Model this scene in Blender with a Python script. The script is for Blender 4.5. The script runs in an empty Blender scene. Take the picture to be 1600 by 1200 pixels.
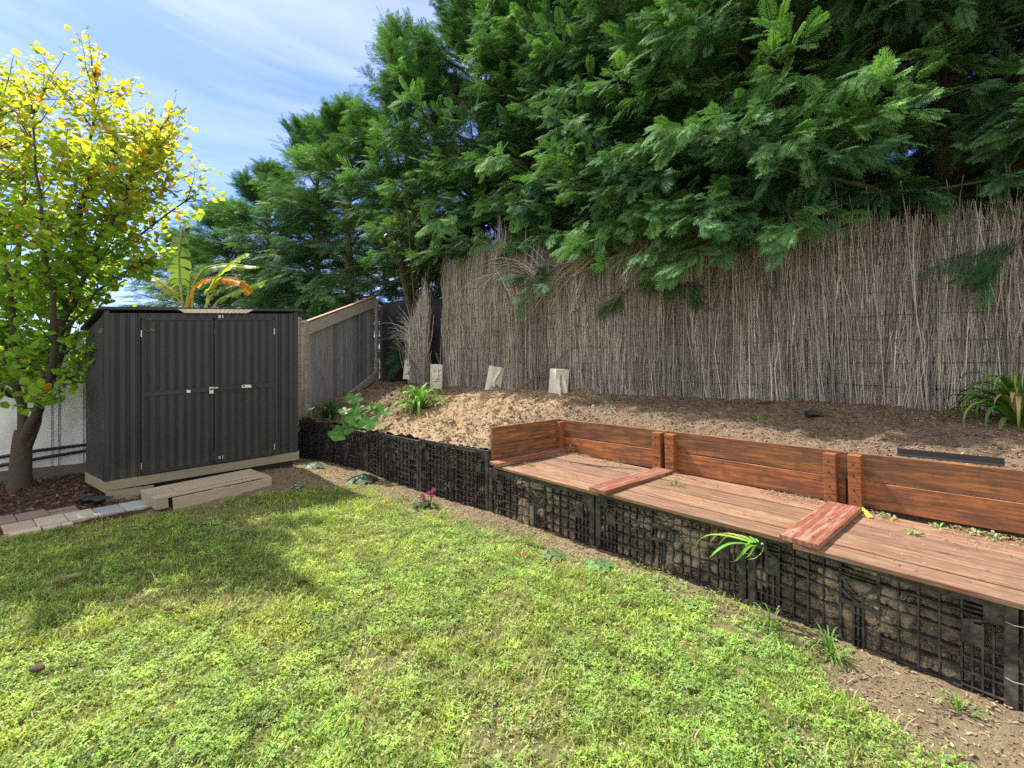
import bpy, math, random
import numpy as np
from mathutils import Vector, Matrix

random.seed(7)
R = np.random.default_rng(11)
sc = bpy.context.scene
PI = math.pi
# ------------------------------------------------------------ camera
cam_d = bpy.data.cameras.new('camera'); cam = bpy.data.objects.new('camera', cam_d)
sc.collection.objects.link(cam); sc.camera = cam
cam.location = (0, 0, 1.5); cam.rotation_euler = (PI/2, 0, 0)
cam_d.sensor_width = 36; cam_d.lens = 16.65; cam_d.shift_y = -0.025
cam_d.clip_start = 0.05; cam_d.clip_end = 2000
# ------------------------------------------------------------ light, sky
SUN_EL, SX, SY = math.radians(54), -0.77, 0.64          # horizontal direction to the sun
sv = Vector((SX, SY, 0)).normalized() * math.cos(SUN_EL); sv.z = math.sin(SUN_EL)
sd = bpy.data.lights.new('sun', 'SUN'); sun = bpy.data.objects.new('sun', sd); sc.collection.objects.link(sun)
sd.energy = 5.0; sd.angle = math.radians(0.8); sd.color = (1, 0.93, 0.80)
sun.rotation_euler = sv.to_track_quat('Z', 'Y').to_euler()
w = bpy.data.worlds.new('World'); sc.world = w; w.use_nodes = True
nt = w.node_tree; nt.nodes.clear()
def wn(t, **k):
    n = nt.nodes.new(t)
    for a, b in k.items(): setattr(n, a, b)
    return n
sky = wn('ShaderNodeTexSky', sky_type='NISHITA', sun_disc=False)
sky.sun_elevation = SUN_EL; sky.sun_rotation = math.atan2(sv.x, sv.y)
sky.air_density = 1.0; sky.dust_density = 0.7; sky.ozone_density = 3.0
tc = wn('ShaderNodeTexCoord'); mp = wn('ShaderNodeMapping'); mp.inputs['Scale'].default_value = (0.7, 0.9, 5.0)
mp.inputs['Rotation'].default_value = (0.1, 0.35, 0.3)
nz = wn('ShaderNodeTexNoise'); nz.inputs['Scale'].default_value = 1.6; nz.inputs['Detail'].default_value = 7; nz.inputs['Roughness'].default_value = 0.55
nz.inputs['Distortion'].default_value = 0.6
cr = wn('ShaderNodeValToRGB'); cr.color_ramp.elements[0].position = 0.46; cr.color_ramp.elements[1].position = 0.74
cr.color_ramp.elements[1].color = (0.6, 0.6, 0.6, 1)
mx = wn('ShaderNodeMix', data_type='RGBA'); mx.inputs[7].default_value = (5.2, 5.5, 6.2, 1)
bg = wn('ShaderNodeBackground'); bg.inputs['Strength'].default_value = 0.12
out = wn('ShaderNodeOutputWorld')
L = nt.links.new
L(tc.outputs['Generated'], mp.inputs[0]); L(mp.outputs[0], nz.inputs[0]); L(nz.outputs[0], cr.inputs[0])
tn = wn('ShaderNodeMix', data_type='RGBA', blend_type='MULTIPLY'); tn.inputs[0].default_value = 1; tn.inputs[7].default_value = (.55, .64, 1.06, 1)
L(sky.outputs[0], tn.inputs[6]); L(cr.outputs[0], mx.inputs[0]); L(tn.outputs[2], mx.inputs[6])
# unseen broken cloud added behind the camera as bright neutral fill
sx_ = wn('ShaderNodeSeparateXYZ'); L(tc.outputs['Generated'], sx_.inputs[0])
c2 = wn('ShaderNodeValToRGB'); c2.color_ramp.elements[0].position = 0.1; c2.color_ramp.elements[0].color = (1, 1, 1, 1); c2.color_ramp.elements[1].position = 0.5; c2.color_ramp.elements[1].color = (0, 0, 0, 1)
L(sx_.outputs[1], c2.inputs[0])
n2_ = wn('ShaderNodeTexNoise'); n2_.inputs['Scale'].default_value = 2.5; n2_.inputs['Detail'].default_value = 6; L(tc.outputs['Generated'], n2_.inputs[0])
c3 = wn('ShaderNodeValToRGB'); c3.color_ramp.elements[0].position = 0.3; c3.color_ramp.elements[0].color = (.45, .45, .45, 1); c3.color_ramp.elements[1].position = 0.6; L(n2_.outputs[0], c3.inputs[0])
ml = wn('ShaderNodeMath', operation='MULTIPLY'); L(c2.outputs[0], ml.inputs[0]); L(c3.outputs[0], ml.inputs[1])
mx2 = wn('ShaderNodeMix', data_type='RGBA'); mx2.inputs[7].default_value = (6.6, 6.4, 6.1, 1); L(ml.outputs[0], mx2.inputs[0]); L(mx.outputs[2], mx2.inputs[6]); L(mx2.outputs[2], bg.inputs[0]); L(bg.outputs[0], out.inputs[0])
sc.view_settings.view_transform = 'Standard'; sc.view_settings.look = 'None'
sc.view_settings.exposure = 1.0; sc.view_settings.gamma = 1
sc.cycles.max_bounces = 8; sc.cycles.transparent_max_bounces = 8
sc.cycles.use_denoising = False

# ------------------------------------------------------------ helpers
def hsh(ix, iy, s):
    v = np.sin(ix*127.1 + iy*311.7 + s*74.7) * 43758.5453
    return v - np.floor(v)
def vnoise(x, y, s=0):
    ix = np.floor(x); iy = np.floor(y); fx = x-ix; fy = y-iy
    fx = fx*fx*(3-2*fx); fy = fy*fy*(3-2*fy)
    a = hsh(ix, iy, s); b = hsh(ix+1, iy, s); c = hsh(ix, iy+1, s); d = hsh(ix+1, iy+1, s)
    return (a*(1-fx)+b*fx)*(1-fy) + (c*(1-fx)+d*fx)*fy
def fbm(x, y, s=0, o=4):
    r = 0; a = 0.5; t = 0
    for k in range(o):
        r = r + a*vnoise(x*2**k, y*2**k, s+k); t += a; a *= 0.5
    return r/t
def sstep(a, b, x):
    t = np.clip((x-a)/(b-a), 0, 1); return t*t*(3-2*t)

class MB:
    def __init__(s): s.v = []; s.f = []; s.c = []; s.l = []; s.n = 0
    def add(s, v, f, col=(1, 1, 1), lc=None):
        v = np.asarray(v, float).reshape(-1, 3); f = np.asarray(f, int)
        s.v.append(v); s.f.append(f + s.n); s.n += len(v)
        c = np.asarray(col, float)
        s.c.append(np.broadcast_to(c, (len(v), 3)) if c.ndim == 1 else c)
        s.l.append(np.zeros((len(v), 3)) + 0 if lc is None else np.asarray(lc, float))
        if lc is None: s.l[-1] = v.copy()
        return s
    def box(s, o, ex, ey, ez, sx, sy, sz, col=(1, 1, 1)):
        """corner o, unit axes, sizes"""
        o = np.asarray(o, float); ex, ey, ez = [np.asarray(q, float) for q in (ex, ey, ez)]
        P = []; Q = []
        off = R.random(3)*40
        for k in range(2):
            for j in range(2):
                for i in range(2):
                    P.append(o + ex*i*sx + ey*j*sy + ez*k*sz); Q.append((i*sx, j*sy, k*sz) + off)
        F = [(0, 2, 3, 1), (4, 5, 7, 6), (0, 1, 5, 4), (2, 6, 7, 3), (0, 4, 6, 2), (1, 3, 7, 5)]
        if np.dot(np.cross(ex, ey), ez) < 0: F = [q[::-1] for q in F]
        return s.add(P, F, col, Q)
    def cbox(s, c, sx, sy, sz, rz=0, col=(1, 1, 1), rx=0, ry=0):
        m = Matrix.Rotation(rz, 3, 'Z') @ Matrix.Rotation(ry, 3, 'Y') @ Matrix.Rotation(rx, 3, 'X')
        m = np.array(m); ex, ey, ez = m[:, 0], m[:, 1], m[:, 2]
        return s.box(np.asarray(c) - ex*sx/2 - ey*sy/2 - ez*sz/2, ex, ey, ez, sx, sy, sz, col)
    def bar(s, p, q, wd, th, up=(0, 0, 1), col=(1, 1, 1)):
        p = np.asarray(p, float); q = np.asarray(q, float); d = q-p; ln = np.linalg.norm(d); ex = d/ln
        ey = np.cross(up, ex); ey /= np.linalg.norm(ey)+1e-9; ez = np.cross(ex, ey)
        return s.box(p - ey*wd/2 - ez*th/2, ex, ey, ez, ln, wd, th, col)
    def tube(s, pts, rad, n=7, col=(1, 1, 1), cap=True):
        pts = np.asarray(pts, float); m = len(pts); rad = np.broadcast_to(rad, (m,))
        tan = np.gradient(pts, axis=0); tan /= np.linalg.norm(tan, axis=1)[:, None]+1e-9
        up = np.array((0.13, 0.31, 1.0)) if abs(tan[0][2]) < .9 else np.array((1.0, 0.2, 0))
        V = []; Q = []; ln = 0
        for i in range(m):
            a = np.cross(up, tan[i]); a /= np.linalg.norm(a)+1e-9; b = np.cross(tan[i], a); up = b if abs(np.dot(b, tan[i])) < .9 else up
            if i: ln += np.linalg.norm(pts[i]-pts[i-1])
            for k in range(n):
                t = 2*PI*k/n
                V.append(pts[i] + rad[i]*(a*math.cos(t)+b*math.sin(t))); Q.append((ln, rad[i]*t, 0))
        F = [(i*n+k, i*n+(k+1) % n, (i+1)*n+(k+1) % n, (i+1)*n+k) for i in range(m-1) for k in range(n)]
        s.add(V, F, col, Q)
        if cap:
            c = len(V)
            for i, ii in ((0, 0), (m-1, (m-1)*n)):
                ring = V[ii:ii+n]; T = [(j, (j+1) % n, n) for j in range(n)]
                s.add(list(ring)+[pts[i]], T if i else [t[::-1] for t in T], col)
        return s
    def build(s, name, mat, parent=None, smooth=False, bevel=0, **tags):
        me = bpy.data.meshes.new(name)
        v = np.concatenate(s.v); me.vertices.add(len(v)); me.vertices.foreach_set('co', v.ravel())
        cnt = np.concatenate([np.full(len(f), f.shape[1]) for f in s.f]); idx = np.concatenate([f.ravel() for f in s.f])
        me.loops.add(len(idx)); me.loops.foreach_set('vertex_index', idx)
        me.polygons.add(len(cnt)); st = np.zeros(len(cnt), int); st[1:] = np.cumsum(cnt)[:-1]
        me.polygons.foreach_set('loop_start', st)
        if smooth: me.polygons.foreach_set('use_smooth', np.ones(len(cnt), bool))
        else: me.polygons.foreach_set('use_smooth', np.zeros(len(cnt), bool))
        a = me.attributes.new('vc', 'FLOAT_COLOR', 'POINT')
        c = np.ones((len(v), 4)); c[:, :3] = np.concatenate(s.c); a.data.foreach_set('color', c.ravel())
        a = me.attributes.new('lc', 'FLOAT_VECTOR', 'POINT'); a.data.foreach_set('vector', np.concatenate(s.l).ravel())
        me.update(calc_edges=True); me.materials.append(mat)
        o = bpy.data.objects.new(name, me); sc.collection.objects.link(o)
        if parent: o.parent = parent; o.matrix_parent_inverse = Matrix.Identity(4); local(o, parent)
        if bevel:
            b = o.modifiers.new('bevel', 'BEVEL'); b.width = bevel; b.segments = 2; b.limit_method = 'ANGLE'
        tag(o, **tags)
        return o
def local(o, parent):
    """geometry is written in world coordinates; move it into the parent's frame"""
    t = Vector((0, 0, 0)); p = parent
    while p: t += p.location; p = p.parent
    if t.length > 0: o.data.transform(Matrix.Translation(-t))
def tag(o, **k):
    for a, b in k.items():
        if b is not None: o[a] = b
    return o
def thing(name, label, cat, loc=(0, 0, 0), group=None):
    o = bpy.data.objects.new(name, None); sc.collection.objects.link(o); o.location = loc; o.empty_display_size = .1
    return tag(o, label=label, category=cat, group=group)
def copy_tree(o, parent=None):
    c = o.copy(); sc.collection.objects.link(c)
    if parent: c.parent = parent
    for ch in list(o.children): copy_tree(ch, c)
    return c

# ------------------------------------------------------------ materials
class Mt:
    def __init__(s, name):
        s.m = bpy.data.materials.new(name); s.m.use_nodes = True; s.t = s.m.node_tree; s.t.nodes.clear()
        s.o = s.t.nodes.new('ShaderNodeOutputMaterial')
        s.b = s.t.nodes.new('ShaderNodeBsdfPrincipled'); s.t.links.new(s.b.outputs[0], s.o.inputs[0])
    def n(s, t, **k):
        q = s.t.nodes.new(t)
        for a, b in k.items(): setattr(q, a, b)
        return q
    def put(s, sock, v):
        if isinstance(v, bpy.types.NodeSocket): s.t.links.new(v, sock)
        else: sock.default_value = v
    def attr(s, nm='vc'): return s.n('ShaderNodeAttribute', attribute_name=nm).outputs['Color' if nm == 'vc' else 'Vector']
    def map(s, v, scale):
        q = s.n('ShaderNodeMapping'); s.put(q.inputs[0], v); q.inputs['Scale'].default_value = scale; return q.outputs[0]
    def noise(s, v, scale, det=4, rough=.5, dist=0):
        q = s.n('ShaderNodeTexNoise'); s.put(q.inputs['Vector'], v); q.inputs['Scale'].default_value = scale
        q.inputs['Detail'].default_value = det; q.inputs['Roughness'].default_value = rough; q.inputs['Distortion'].default_value = dist
        return q.outputs[0]
    def ramp(s, v, *st):
        q = s.n('ShaderNodeValToRGB'); e = q.color_ramp.elements
        while len(e) < len(st): e.new(.5)
        for i, (p, c) in enumerate(st):
            e[i].position = p; e[i].color = (c, c, c, 1) if isinstance(c, (int, float)) else (*c, 1)
        s.put(q.inputs[0], v); return q.outputs[0]
    def mix(s, f, a, b, mode='MIX'):
        q = s.n('ShaderNodeMix', data_type='RGBA', blend_type=mode)
        c4 = lambda x: (*x, 1) if isinstance(x, tuple) and len(x) == 3 else x
        s.put(q.inputs[0], f); s.put(q.inputs[6], c4(a)); s.put(q.inputs[7], c4(b)); return q.outputs[2]
    def bump(s, h, st=.3, d=.01):
        q = s.n('ShaderNodeBump'); s.put(q.inputs['Height'], h); q.inputs['Strength'].default_value = st; q.inputs['Distance'].default_value = d
        s.t.links.new(q.outputs[0], s.b.inputs['Normal'])
    def pos(s): return s.n('ShaderNodeNewGeometry').outputs['Position']
    def set(s, **k):
        for a, b in k.items(): s.put(s.b.inputs[a.replace('_', ' ')], (*b, 1) if isinstance(b, tuple) and len(b) == 3 else b)
        return s

def wood(name, a, b, patch, pf=(.5, .65), rough=.7, knots=True, dirt=None, gs=28):
    m = Mt(name); lc = m.attr('lc')
    g = m.noise(m.map(lc, (1.5, gs, gs)), 3, 5, .6, .6)
    c = m.mix(m.ramp(g, (.3, 0.), (.72, 1.)), a, b)
    p = m.noise(m.map(lc, (1.3, 16, 16)), 2.2, 6, .7)
    c = m.mix(m.ramp(p, (pf[0], 0.), (pf[1], 1.)), c, patch)
    if knots:
        v = m.n('ShaderNodeTexVoronoi'); m.put(v.inputs['Vector'], m.map(lc, (2.2, 7, 7))); v.inputs['Scale'].default_value = 1
        c = m.mix(m.ramp(v.outputs[0], (.03, .75), (.13, 0.)), c, tuple(x*.25 for x in a))
    if dirt:
        d = m.noise(lc, 9, 6, .7); c = m.mix(m.ramp(d, (.5, 0.), (.72, .8)), c, dirt)
    c = m.mix(.7, c, m.attr(), 'MULTIPLY')
    m.set(Base_Color=c, Roughness=rough); m.bump(g, .35, .004)
    return m.m
def plain(name, col, rough=.6, metal=0, var=.25, sc_=30, bump=.1):
    m = Mt(name); n_ = m.noise(m.pos(), sc_, 4)
    c = m.mix(n_, tuple(x*(1-var) for x in col), tuple(min(1, x*(1+var)) for x in col))
    c = m.mix(1., c, m.attr(), 'MULTIPLY')
    m.set(Base_Color=c, Roughness=rough, Metallic=metal); m.bump(n_, bump, .004)
    return m.m
def leafmat(name, rough=.45, trans=.35, var=.2, tint=(1.25, 1.2, .5)):
    m = Mt(name); vc = m.attr(); n_ = m.noise(m.pos(), 14, 3)
    c = m.mix(n_, m.mix(1., vc, (1-var, 1-var, 1-var), 'MULTIPLY'), m.mix(1., vc, (1+var, 1+var, 1+var), 'MULTIPLY'))
    m.set(Base_Color=c, Roughness=rough); m.b.inputs['Specular IOR Level'].default_value = .18
    t = m.n('ShaderNodeBsdfTranslucent'); m.put(t.inputs[0], m.mix(1., c, tint, 'MULTIPLY'))
    x = m.n('ShaderNodeMixShader'); x.inputs[0].default_value = trans
    m.t.links.new(m.b.outputs[0], x.inputs[1]); m.t.links.new(t.outputs[0], x.inputs[2]); m.t.links.new(x.outputs[0], m.o.inputs[0])
    return m.m

M = {}
M['seat'] = wood('faded_stained_wood', (.135, .052, .028), (.25, .112, .062), (.28, .19, .13), (.42, .62), .8, dirt=(.13, .085, .055))
M['back'] = wood('dark_stained_wood', (.085, .038, .022), (.22, .092, .042), (.44, .17, .045), (.46, .70), .6, dirt=(.07, .04, .025))
M['post'] = wood('orange_stained_wood', (.17, .055, .018), (.36, .13, .04), (.10, .035, .015), rough=.6)
M['arm'] = wood('red_painted_wood', (.16, .05, .032), (.25, .085, .055), (.38, .25, .19), (.48, .66), .5, knots=False)
M['grey_wood'] = wood('weathered_grey_wood', (.24, .215, .20), (.46, .42, .39), (.36, .32, .29), rough=.85, gs=9)
M['dark_grey_wood'] = wood('painted_grey_wood', (.13, .14, .16), (.25, .26, .28), (.32, .30, .28), (.52, .7), .8, gs=8)
M['timber'] = wood('pine_timber', (.20, .165, .11), (.34, .295, .21), (.22, .22, .11), rough=.8)
M['pallet_wood'] = wood('old_pallet_wood', (.30, .24, .17), (.48, .40, .30), (.36, .31, .24), rough=.85)
M['stake'] = wood('bamboo_stake', (.40, .35, .28), (.55, .50, .42), (.30, .25, .2), rough=.7, knots=False)
M['conc'] = plain('pale_carved_stone', (.74, .72, .62), .9, 0, .25, 40, .5)
M['plinth'] = plain('concrete_plinth', (.16, .14, .12), .95, 0, .3, 12, .4)
M['wire'] = plain('rusty_wire', (.035, .028, .025), .6, .5)
M['tie'] = plain('steel_tie_wire', (.5, .5, .48), .4, .7)
M['chrome'] = plain('bright_steel', (.6, .6, .6), .3, .9)
M['hose'] = plain('black_rubber', (.02, .02, .022), .5)
M['sticker'] = plain('white_sticker', (.7, .72, .72), .4)
M['sticker_green'] = plain('green_sticker_print', (.03, .2, .12), .4)
M['brickp'] = plain('clay_paver', (1, 1, 1), .9, 0, .22, 25, .6)
m = Mt('black_moulded_plastic'); n_ = m.noise(m.pos(), 18, 6, .65); n2 = m.noise(m.pos(), 90, 3)
m.set(Base_Color=m.mix(m.ramp(n_, (.42, 0.), (.75, 1.)), (.016, .016, .018), (.12, .11, .095)), Roughness=m.ramp(n_, (.3, .38), (.7, .75))); m.bump(n2, .15, .003)
M['plastic'] = m.m
m = Mt('dark_steel_cladding'); p = m.pos(); n_ = m.noise(m.map(p, (6, 6, .8)), 3, 5); n2 = m.noise(p, 60, 3)
c = m.mix(m.ramp(n_, (.35, 0.), (.75, 1.)), (.018, .020, .025), (.032, .032, .033))
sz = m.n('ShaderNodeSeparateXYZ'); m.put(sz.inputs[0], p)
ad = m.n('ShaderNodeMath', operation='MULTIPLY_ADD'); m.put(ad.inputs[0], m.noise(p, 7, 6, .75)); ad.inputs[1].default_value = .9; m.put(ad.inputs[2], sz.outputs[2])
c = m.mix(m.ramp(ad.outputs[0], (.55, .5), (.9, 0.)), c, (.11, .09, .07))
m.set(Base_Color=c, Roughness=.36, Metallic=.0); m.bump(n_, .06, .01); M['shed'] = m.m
M['shed_trim'] = plain('dark_steel_trim', (.028, .03, .035), .4, .3, .2)
M['roof_strip'] = plain('cream_strip', (.62, .55, .44), .5)
m = Mt('pale_steel_fence'); p = m.pos(); n_ = m.noise(m.map(p, (1, 1, .6)), 4, 6, .7)
m.set(Base_Color=m.mix(m.ramp(n_, (.45, 0.), (.75, 1.)), (.86, .89, .92), (.5, .5, .46)), Roughness=.5, Metallic=.1); M['palefence'] = m.m
m = Mt('black_shade_cloth'); p = m.pos(); n_ = m.noise(m.map(p, (1, 1, 1)), 3, 4); wv = m.noise(p, 250, 1)
m.set(Base_Color=m.mix(m.ramp(n_, (.3, 0.), (.8, 1.)), (.010, .012, .018), (.035, .038, .048)), Roughness=.8); m.bump(n_, .6, .03); M['cloth'] = m.m
# soils
def soil(name, cols, dark, sc1=3.0):
    m = Mt(name); p = m.pos()
    a = m.noise(p, sc1, 6, .7, .4); b = m.noise(p, 26, 6, .75); g = m.noise(p, 120, 3, .7)
    c = m.mix(m.ramp(a, (.35, 0.), (.65, 1.)), cols[0], cols[1])
    c = m.mix(m.ramp(b, (.38, 0.), (.7, 1.)), c, cols[2])
    c = m.mix(m.ramp(g, (.3, .85), (.46, 0.)), c, dark)
    c = m.mix(1., c, m.attr(), 'MULTIPLY')
    m.set(Base_Color=c, Roughness=1.0); m.b.inputs['Specular IOR Level'].default_value = .1
    h = m.mix(.5, b, g); m.bump(h, 1.0, .03); return m.m
M['soil'] = soil('garden_soil', ((.185, .14, .10), (.30, .235, .17), (.40, .325, .24)), (.06, .042, .03))
M['wallsoil'] = soil('retained_soil', ((.20, .16, .115), (.30, .245, .18), (.40, .34, .26)), (.08, .06, .045), 6)
M['ground'] = soil('lawn_soil', ((.15, .115, .07), (.24, .19, .12), (.28, .23, .15)), (.07, .05, .03))
M['grass'] = leafmat('grass_blades', .5, .35, .2, (1.2, 1.25, .4))
M['leaf'] = leafmat('broad_leaves', .4, .55, .15, (1.5, 1.4, .35))
M['conifer'] = leafmat('conifer_sprays', .65, .27, .2, (1.2, 1.3, .5))
M['strap'] = leafmat('strap_leaves', .5, .25, .1, (1.2, 1.3, .4))
M['petal'] = leafmat('petals', .5, .3, .1, (1, 1, 1))
M['bark'] = plain('bark', (.075, .058, .045), .95, 0, .5, 30, 1.0)
M['bark_light'] = plain('cypress_bark', (.13, .095, .07), .95, 0, .5, 20, 1.0)
m = Mt('dry_reed'); n_ = m.noise(m.pos(), 60, 3)
m.set(Base_Color=m.mix(1., m.attr(), m.ramp(n_, (.3, .75), (.7, 1.15)), 'MULTIPLY'), Roughness=.8); M['reed'] = m.m
M['chip'] = plain('bark_chips', (1, 1, 1), .9, 0, .3, 60, .2)

# ------------------------------------------------------------ garden frame: a along the bench, b towards the fence
E = np.array((.671, -.741, 0)); Nn = np.array((.741, .671, 0)); O = np.array((-2.416, 2.668, 0))
Z3 = np.array((0, 0, 1.0))
def P(a, b, z=0): return O + E*a + Nn*b + Z3*z
def ab(x, y):
    dx = x-O[0]; dy = y-O[1]; return dx*E[0]+dy*E[1], dx*Nn[0]+dy*Nn[1]
CR = [(-3.26, 7.16), (-2.65, 6.77), (-1.89, 6.13), (-1.05, 5.34), (-.23, 4.63), (.66, 3.76), (1.45, 2.92), (2.15, 2.0), (2.80, 1.05)]
CA = np.array([ab(*c) for c in CR])
def bf(a): return np.interp(a, CA[:, 0], CA[:, 1])
def bfen(a): return 4.71 + .194*(a+3.33)
F0 = np.array((-1.155, 8.3, 1.03)); FD = np.array((.8, -.6, 0)); FN = np.array((.6, .8, 0))      # reed fence line, direction, outward (back) normal
Cc = np.array((-2.79, 9.6, 1.08))
def aleft(b): return -3.88-(b-2.39)*.75
def bedz(a, b, noise=True):
    f = bf(a); g = bfen(a)
    q = np.clip((b-f)/(g-f), 0, 1.4)
    zl = .56 + (1.03-.56)*np.clip(q, 0, 1)**.8
    q2 = np.clip((b-4.03)/(g-4.03), 0, 1)
    zr = np.where(b < 4.012, .42, .79 + .24*q2**.8)
    k = sstep(-.02, .04, a)
    z = zl*(1-k) + zr*k
    # sandy mound left of the bench
    if noise:
        x = a*1.0; y = b*1.0
        lump = (fbm(x*1.6, y*1.6, 3)-.5)*.14 + (.5-np.abs(fbm(x*5, y*5, 9)-.5)*3)*.07 + (fbm(x*14, y*14, 21, 3)-.5)*.085
        am = np.where(a < .0, 1.0, .5)
        edge = sstep(0, .25, b-f)*(1-.6*sstep(-.25, 0, b-g))
        z = z + lump*am*np.where((a > 0) & (b < 4.012), .1, 1)*(.35+.65*edge)
    return z
def gz(x, y):
    """lawn height"""
    d = np.sqrt((x+2.75)**2 + (y-5.75)**2)
    return .13*np.exp(-(d/.75)**2) + (fbm(x*1.3, y*1.3, 5)-.5)*.035
GE = np.array([(-6, .95), (-3.9, .95), (-3.0, .65), (-1.96, .38), (-1.28, .28), (-.09, .36), (.6, .30), (1.2, .30), (1.9, .15), (2.3, .12), (2.75, .22), (3.0, .42), (3.3, .60), (4.5, .8)])
LB = [(-7.0, 1.2), (-4.31, 3.86), (-3.50, 4.52), (-2.75, 5.02), (-1.7, 5.55), (0, 6)]
def lawnmask(x, y):
    a, b = ab(x, y)
    d1 = bf(a) - np.interp(a, GE[:, 0], GE[:, 1]) - b + (fbm(x*3, y*3, 31)-.5)*.42
    d2 = np.full_like(x, 9.)
    for (x0, y0), (x1, y1) in zip(LB[1:-1], LB[2:]):
        ln = math.hypot(x1-x0, y1-y0); nx, ny = (y1-y0)/ln, -(x1-x0)/ln
        d2 = np.minimum(d2, (x-x0)*nx + (y-y0)*ny)
    d2 = d2 + (fbm(x*5, y*5, 8)-.5)*.10
    m_ = np.clip(d1/.34+.45, 0, 1)**1.3 * np.clip(d2/.1+.3, 0, 1)
    bare = fbm(x*1.7+3, y*1.7, 44)
    bare2 = fbm(x*.9, y*.9+7, 51)
    m_ = m_*(1-.35*sstep(.62, .76, bare))
    # bare worn patch in front of the step, thin strip beside the soil
    m_ = m_*(1-.8*np.exp(-(((x+2.75)/.55)**2 + ((y-4.55)/.16)**2)))
    m_ = m_*(1-.5*sstep(.5, .0, d1)*sstep(.42, .6, fbm(x*4, y*4, 61)))
    return m_

def grid(xs, ys):
    X, Y = np.meshgrid(xs, ys, indexing='ij'); nx, ny = X.shape
    i = np.arange(nx-1)[:, None]*ny + np.arange(ny-1)[None]
    return X.ravel(), Y.ravel(), np.stack([i, i+ny, i+ny+1, i+1], -1).reshape(-1, 4)
# ------------------------------------------------------------ setting: ground and beds
b_ = MB(); b_.add([(-600, -600, -.06), (600, -600, -.06), (600, 600, -.06), (-600, 600, -.06)], [(0, 1, 2, 3)], (.6, .62, .4))
b_.build('ground', M['ground'], kind='structure', label='bare earth around the garden')
X, Y, F = grid(np.arange(-8, 5, .035), np.arange(-2, 9.5, .035))
a_, bb = ab(X, Y); keep = (bb < bf(a_)+.25) | (a_ < -4.2)
lm = lawnmask(X, Y)
z = gz(X, Y) + (fbm(X*14, Y*14, 2, 3)-.5)*.03*(1-lm*.5)
col = np.stack([1-.25*lm, 1-.0*lm, 1-.45*lm], -1)*(.75+.5*fbm(X*2, Y*2, 14))[:, None]
mul = (Y > 4.0+.0*X) & (X < -3.6) & (lm < .05)     # dark mulch below the tree
col[mul] *= (.42, .34, .30)
F = F[keep[F].all(1)]
MB().add(np.stack([X, Y, z], -1), F, col).build('lawn_ground', M['ground'], smooth=True, kind='structure', label='thin soil under the lawn')
# raised bed
A, B, F = grid(np.arange(-6.5, 6.0, .019), np.arange(2.3, 6.2, .019))
keep = (B > bf(A)+.05) & (A > aleft(B)+.02)
z = bedz(A, B)
pts = O + A[:, None]*E + B[:, None]*Nn; pts[:, 2] = z
s_ = sstep(-.6, .2, A + (fbm(A*2, B*2, 5)-.5)*1.0)
sandy = np.array((1.38, 1.27, 1.10)); dk = np.array((.72, .67, .64))
sw = sstep(-3.2, -1.9, A + (fbm(A*2, B*2, 77)-.5)*1.4)
c1 = dk*(1-sw[:, None]) + sandy*sw[:, None]
col = c1*(1-s_[:, None]) + np.array((.70, .66, .64))*s_[:, None]
F = F[keep[F].all(1)]
MB().add(pts, F, col).build('garden_bed', M['soil'], smooth=True, kind='structure', label='sloping raised bed of crumbly soil')
# earth behind the fences
q = [(-14, 8.5, .0), (-14, 40, .0), (40, 40, 1.0), (40, -14, 1.0)]
p0 = F0+FN*.25-FD*2.0; p1 = F0+FN*.25+FD*30
MB().add([(p0[0], p0[1], .95), (p1[0], p1[1], .95), (60, 30, .95), (20, 60, .95), (-20, 60, .3), (-6.5, 9.4, .0)], [(0, 1, 2, 3), (0, 3, 4, 5)], (.7, .65, .6)).build(
    'terrain', M['ground'], kind='structure', label='earth beyond the fences')
# soil held behind the crates
arc = [0.]
for i in range(1, len(CR)): arc.append(arc[-1]+math.dist(CR[i], CR[i-1]))
arc = np.array(arc); CX = np.array([c[0] for c in CR]); CY = np.array([c[1] for c in CR])
X, Y, F = grid(np.arange(0, arc[-1], .014), np.arange(-.05, .60, .014))
cx = np.interp(X, arc, CX); cy = np.interp(X, arc, CY); aa, _ = ab(cx, cy)
top = np.where(aa < .0, .54, .415); zz = np.minimum(Y, top)
dep = .062 - (fbm(X*5, Y*7, 4)-.40)*.16 - (fbm(X*24, Y*24, 6, 3)-.5)*.07
dep = np.where(aa < 0, dep*.8+.02, dep); dep = np.maximum(dep, .006)
dep = dep + np.clip(Y-top, 0, 1)*2.0
pts = np.stack([cx, cy, zz], -1) + Nn*dep[:, None]
MB().add(pts, F, np.array((1.45, 1.4, 1.35))*(.5+.9*fbm(X*4, Y*4, 40))[:, None]).build('retained_soil_bank', M['wallsoil'], smooth=True, kind='structure', label='crumbling soil packed behind the plastic crates')

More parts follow.
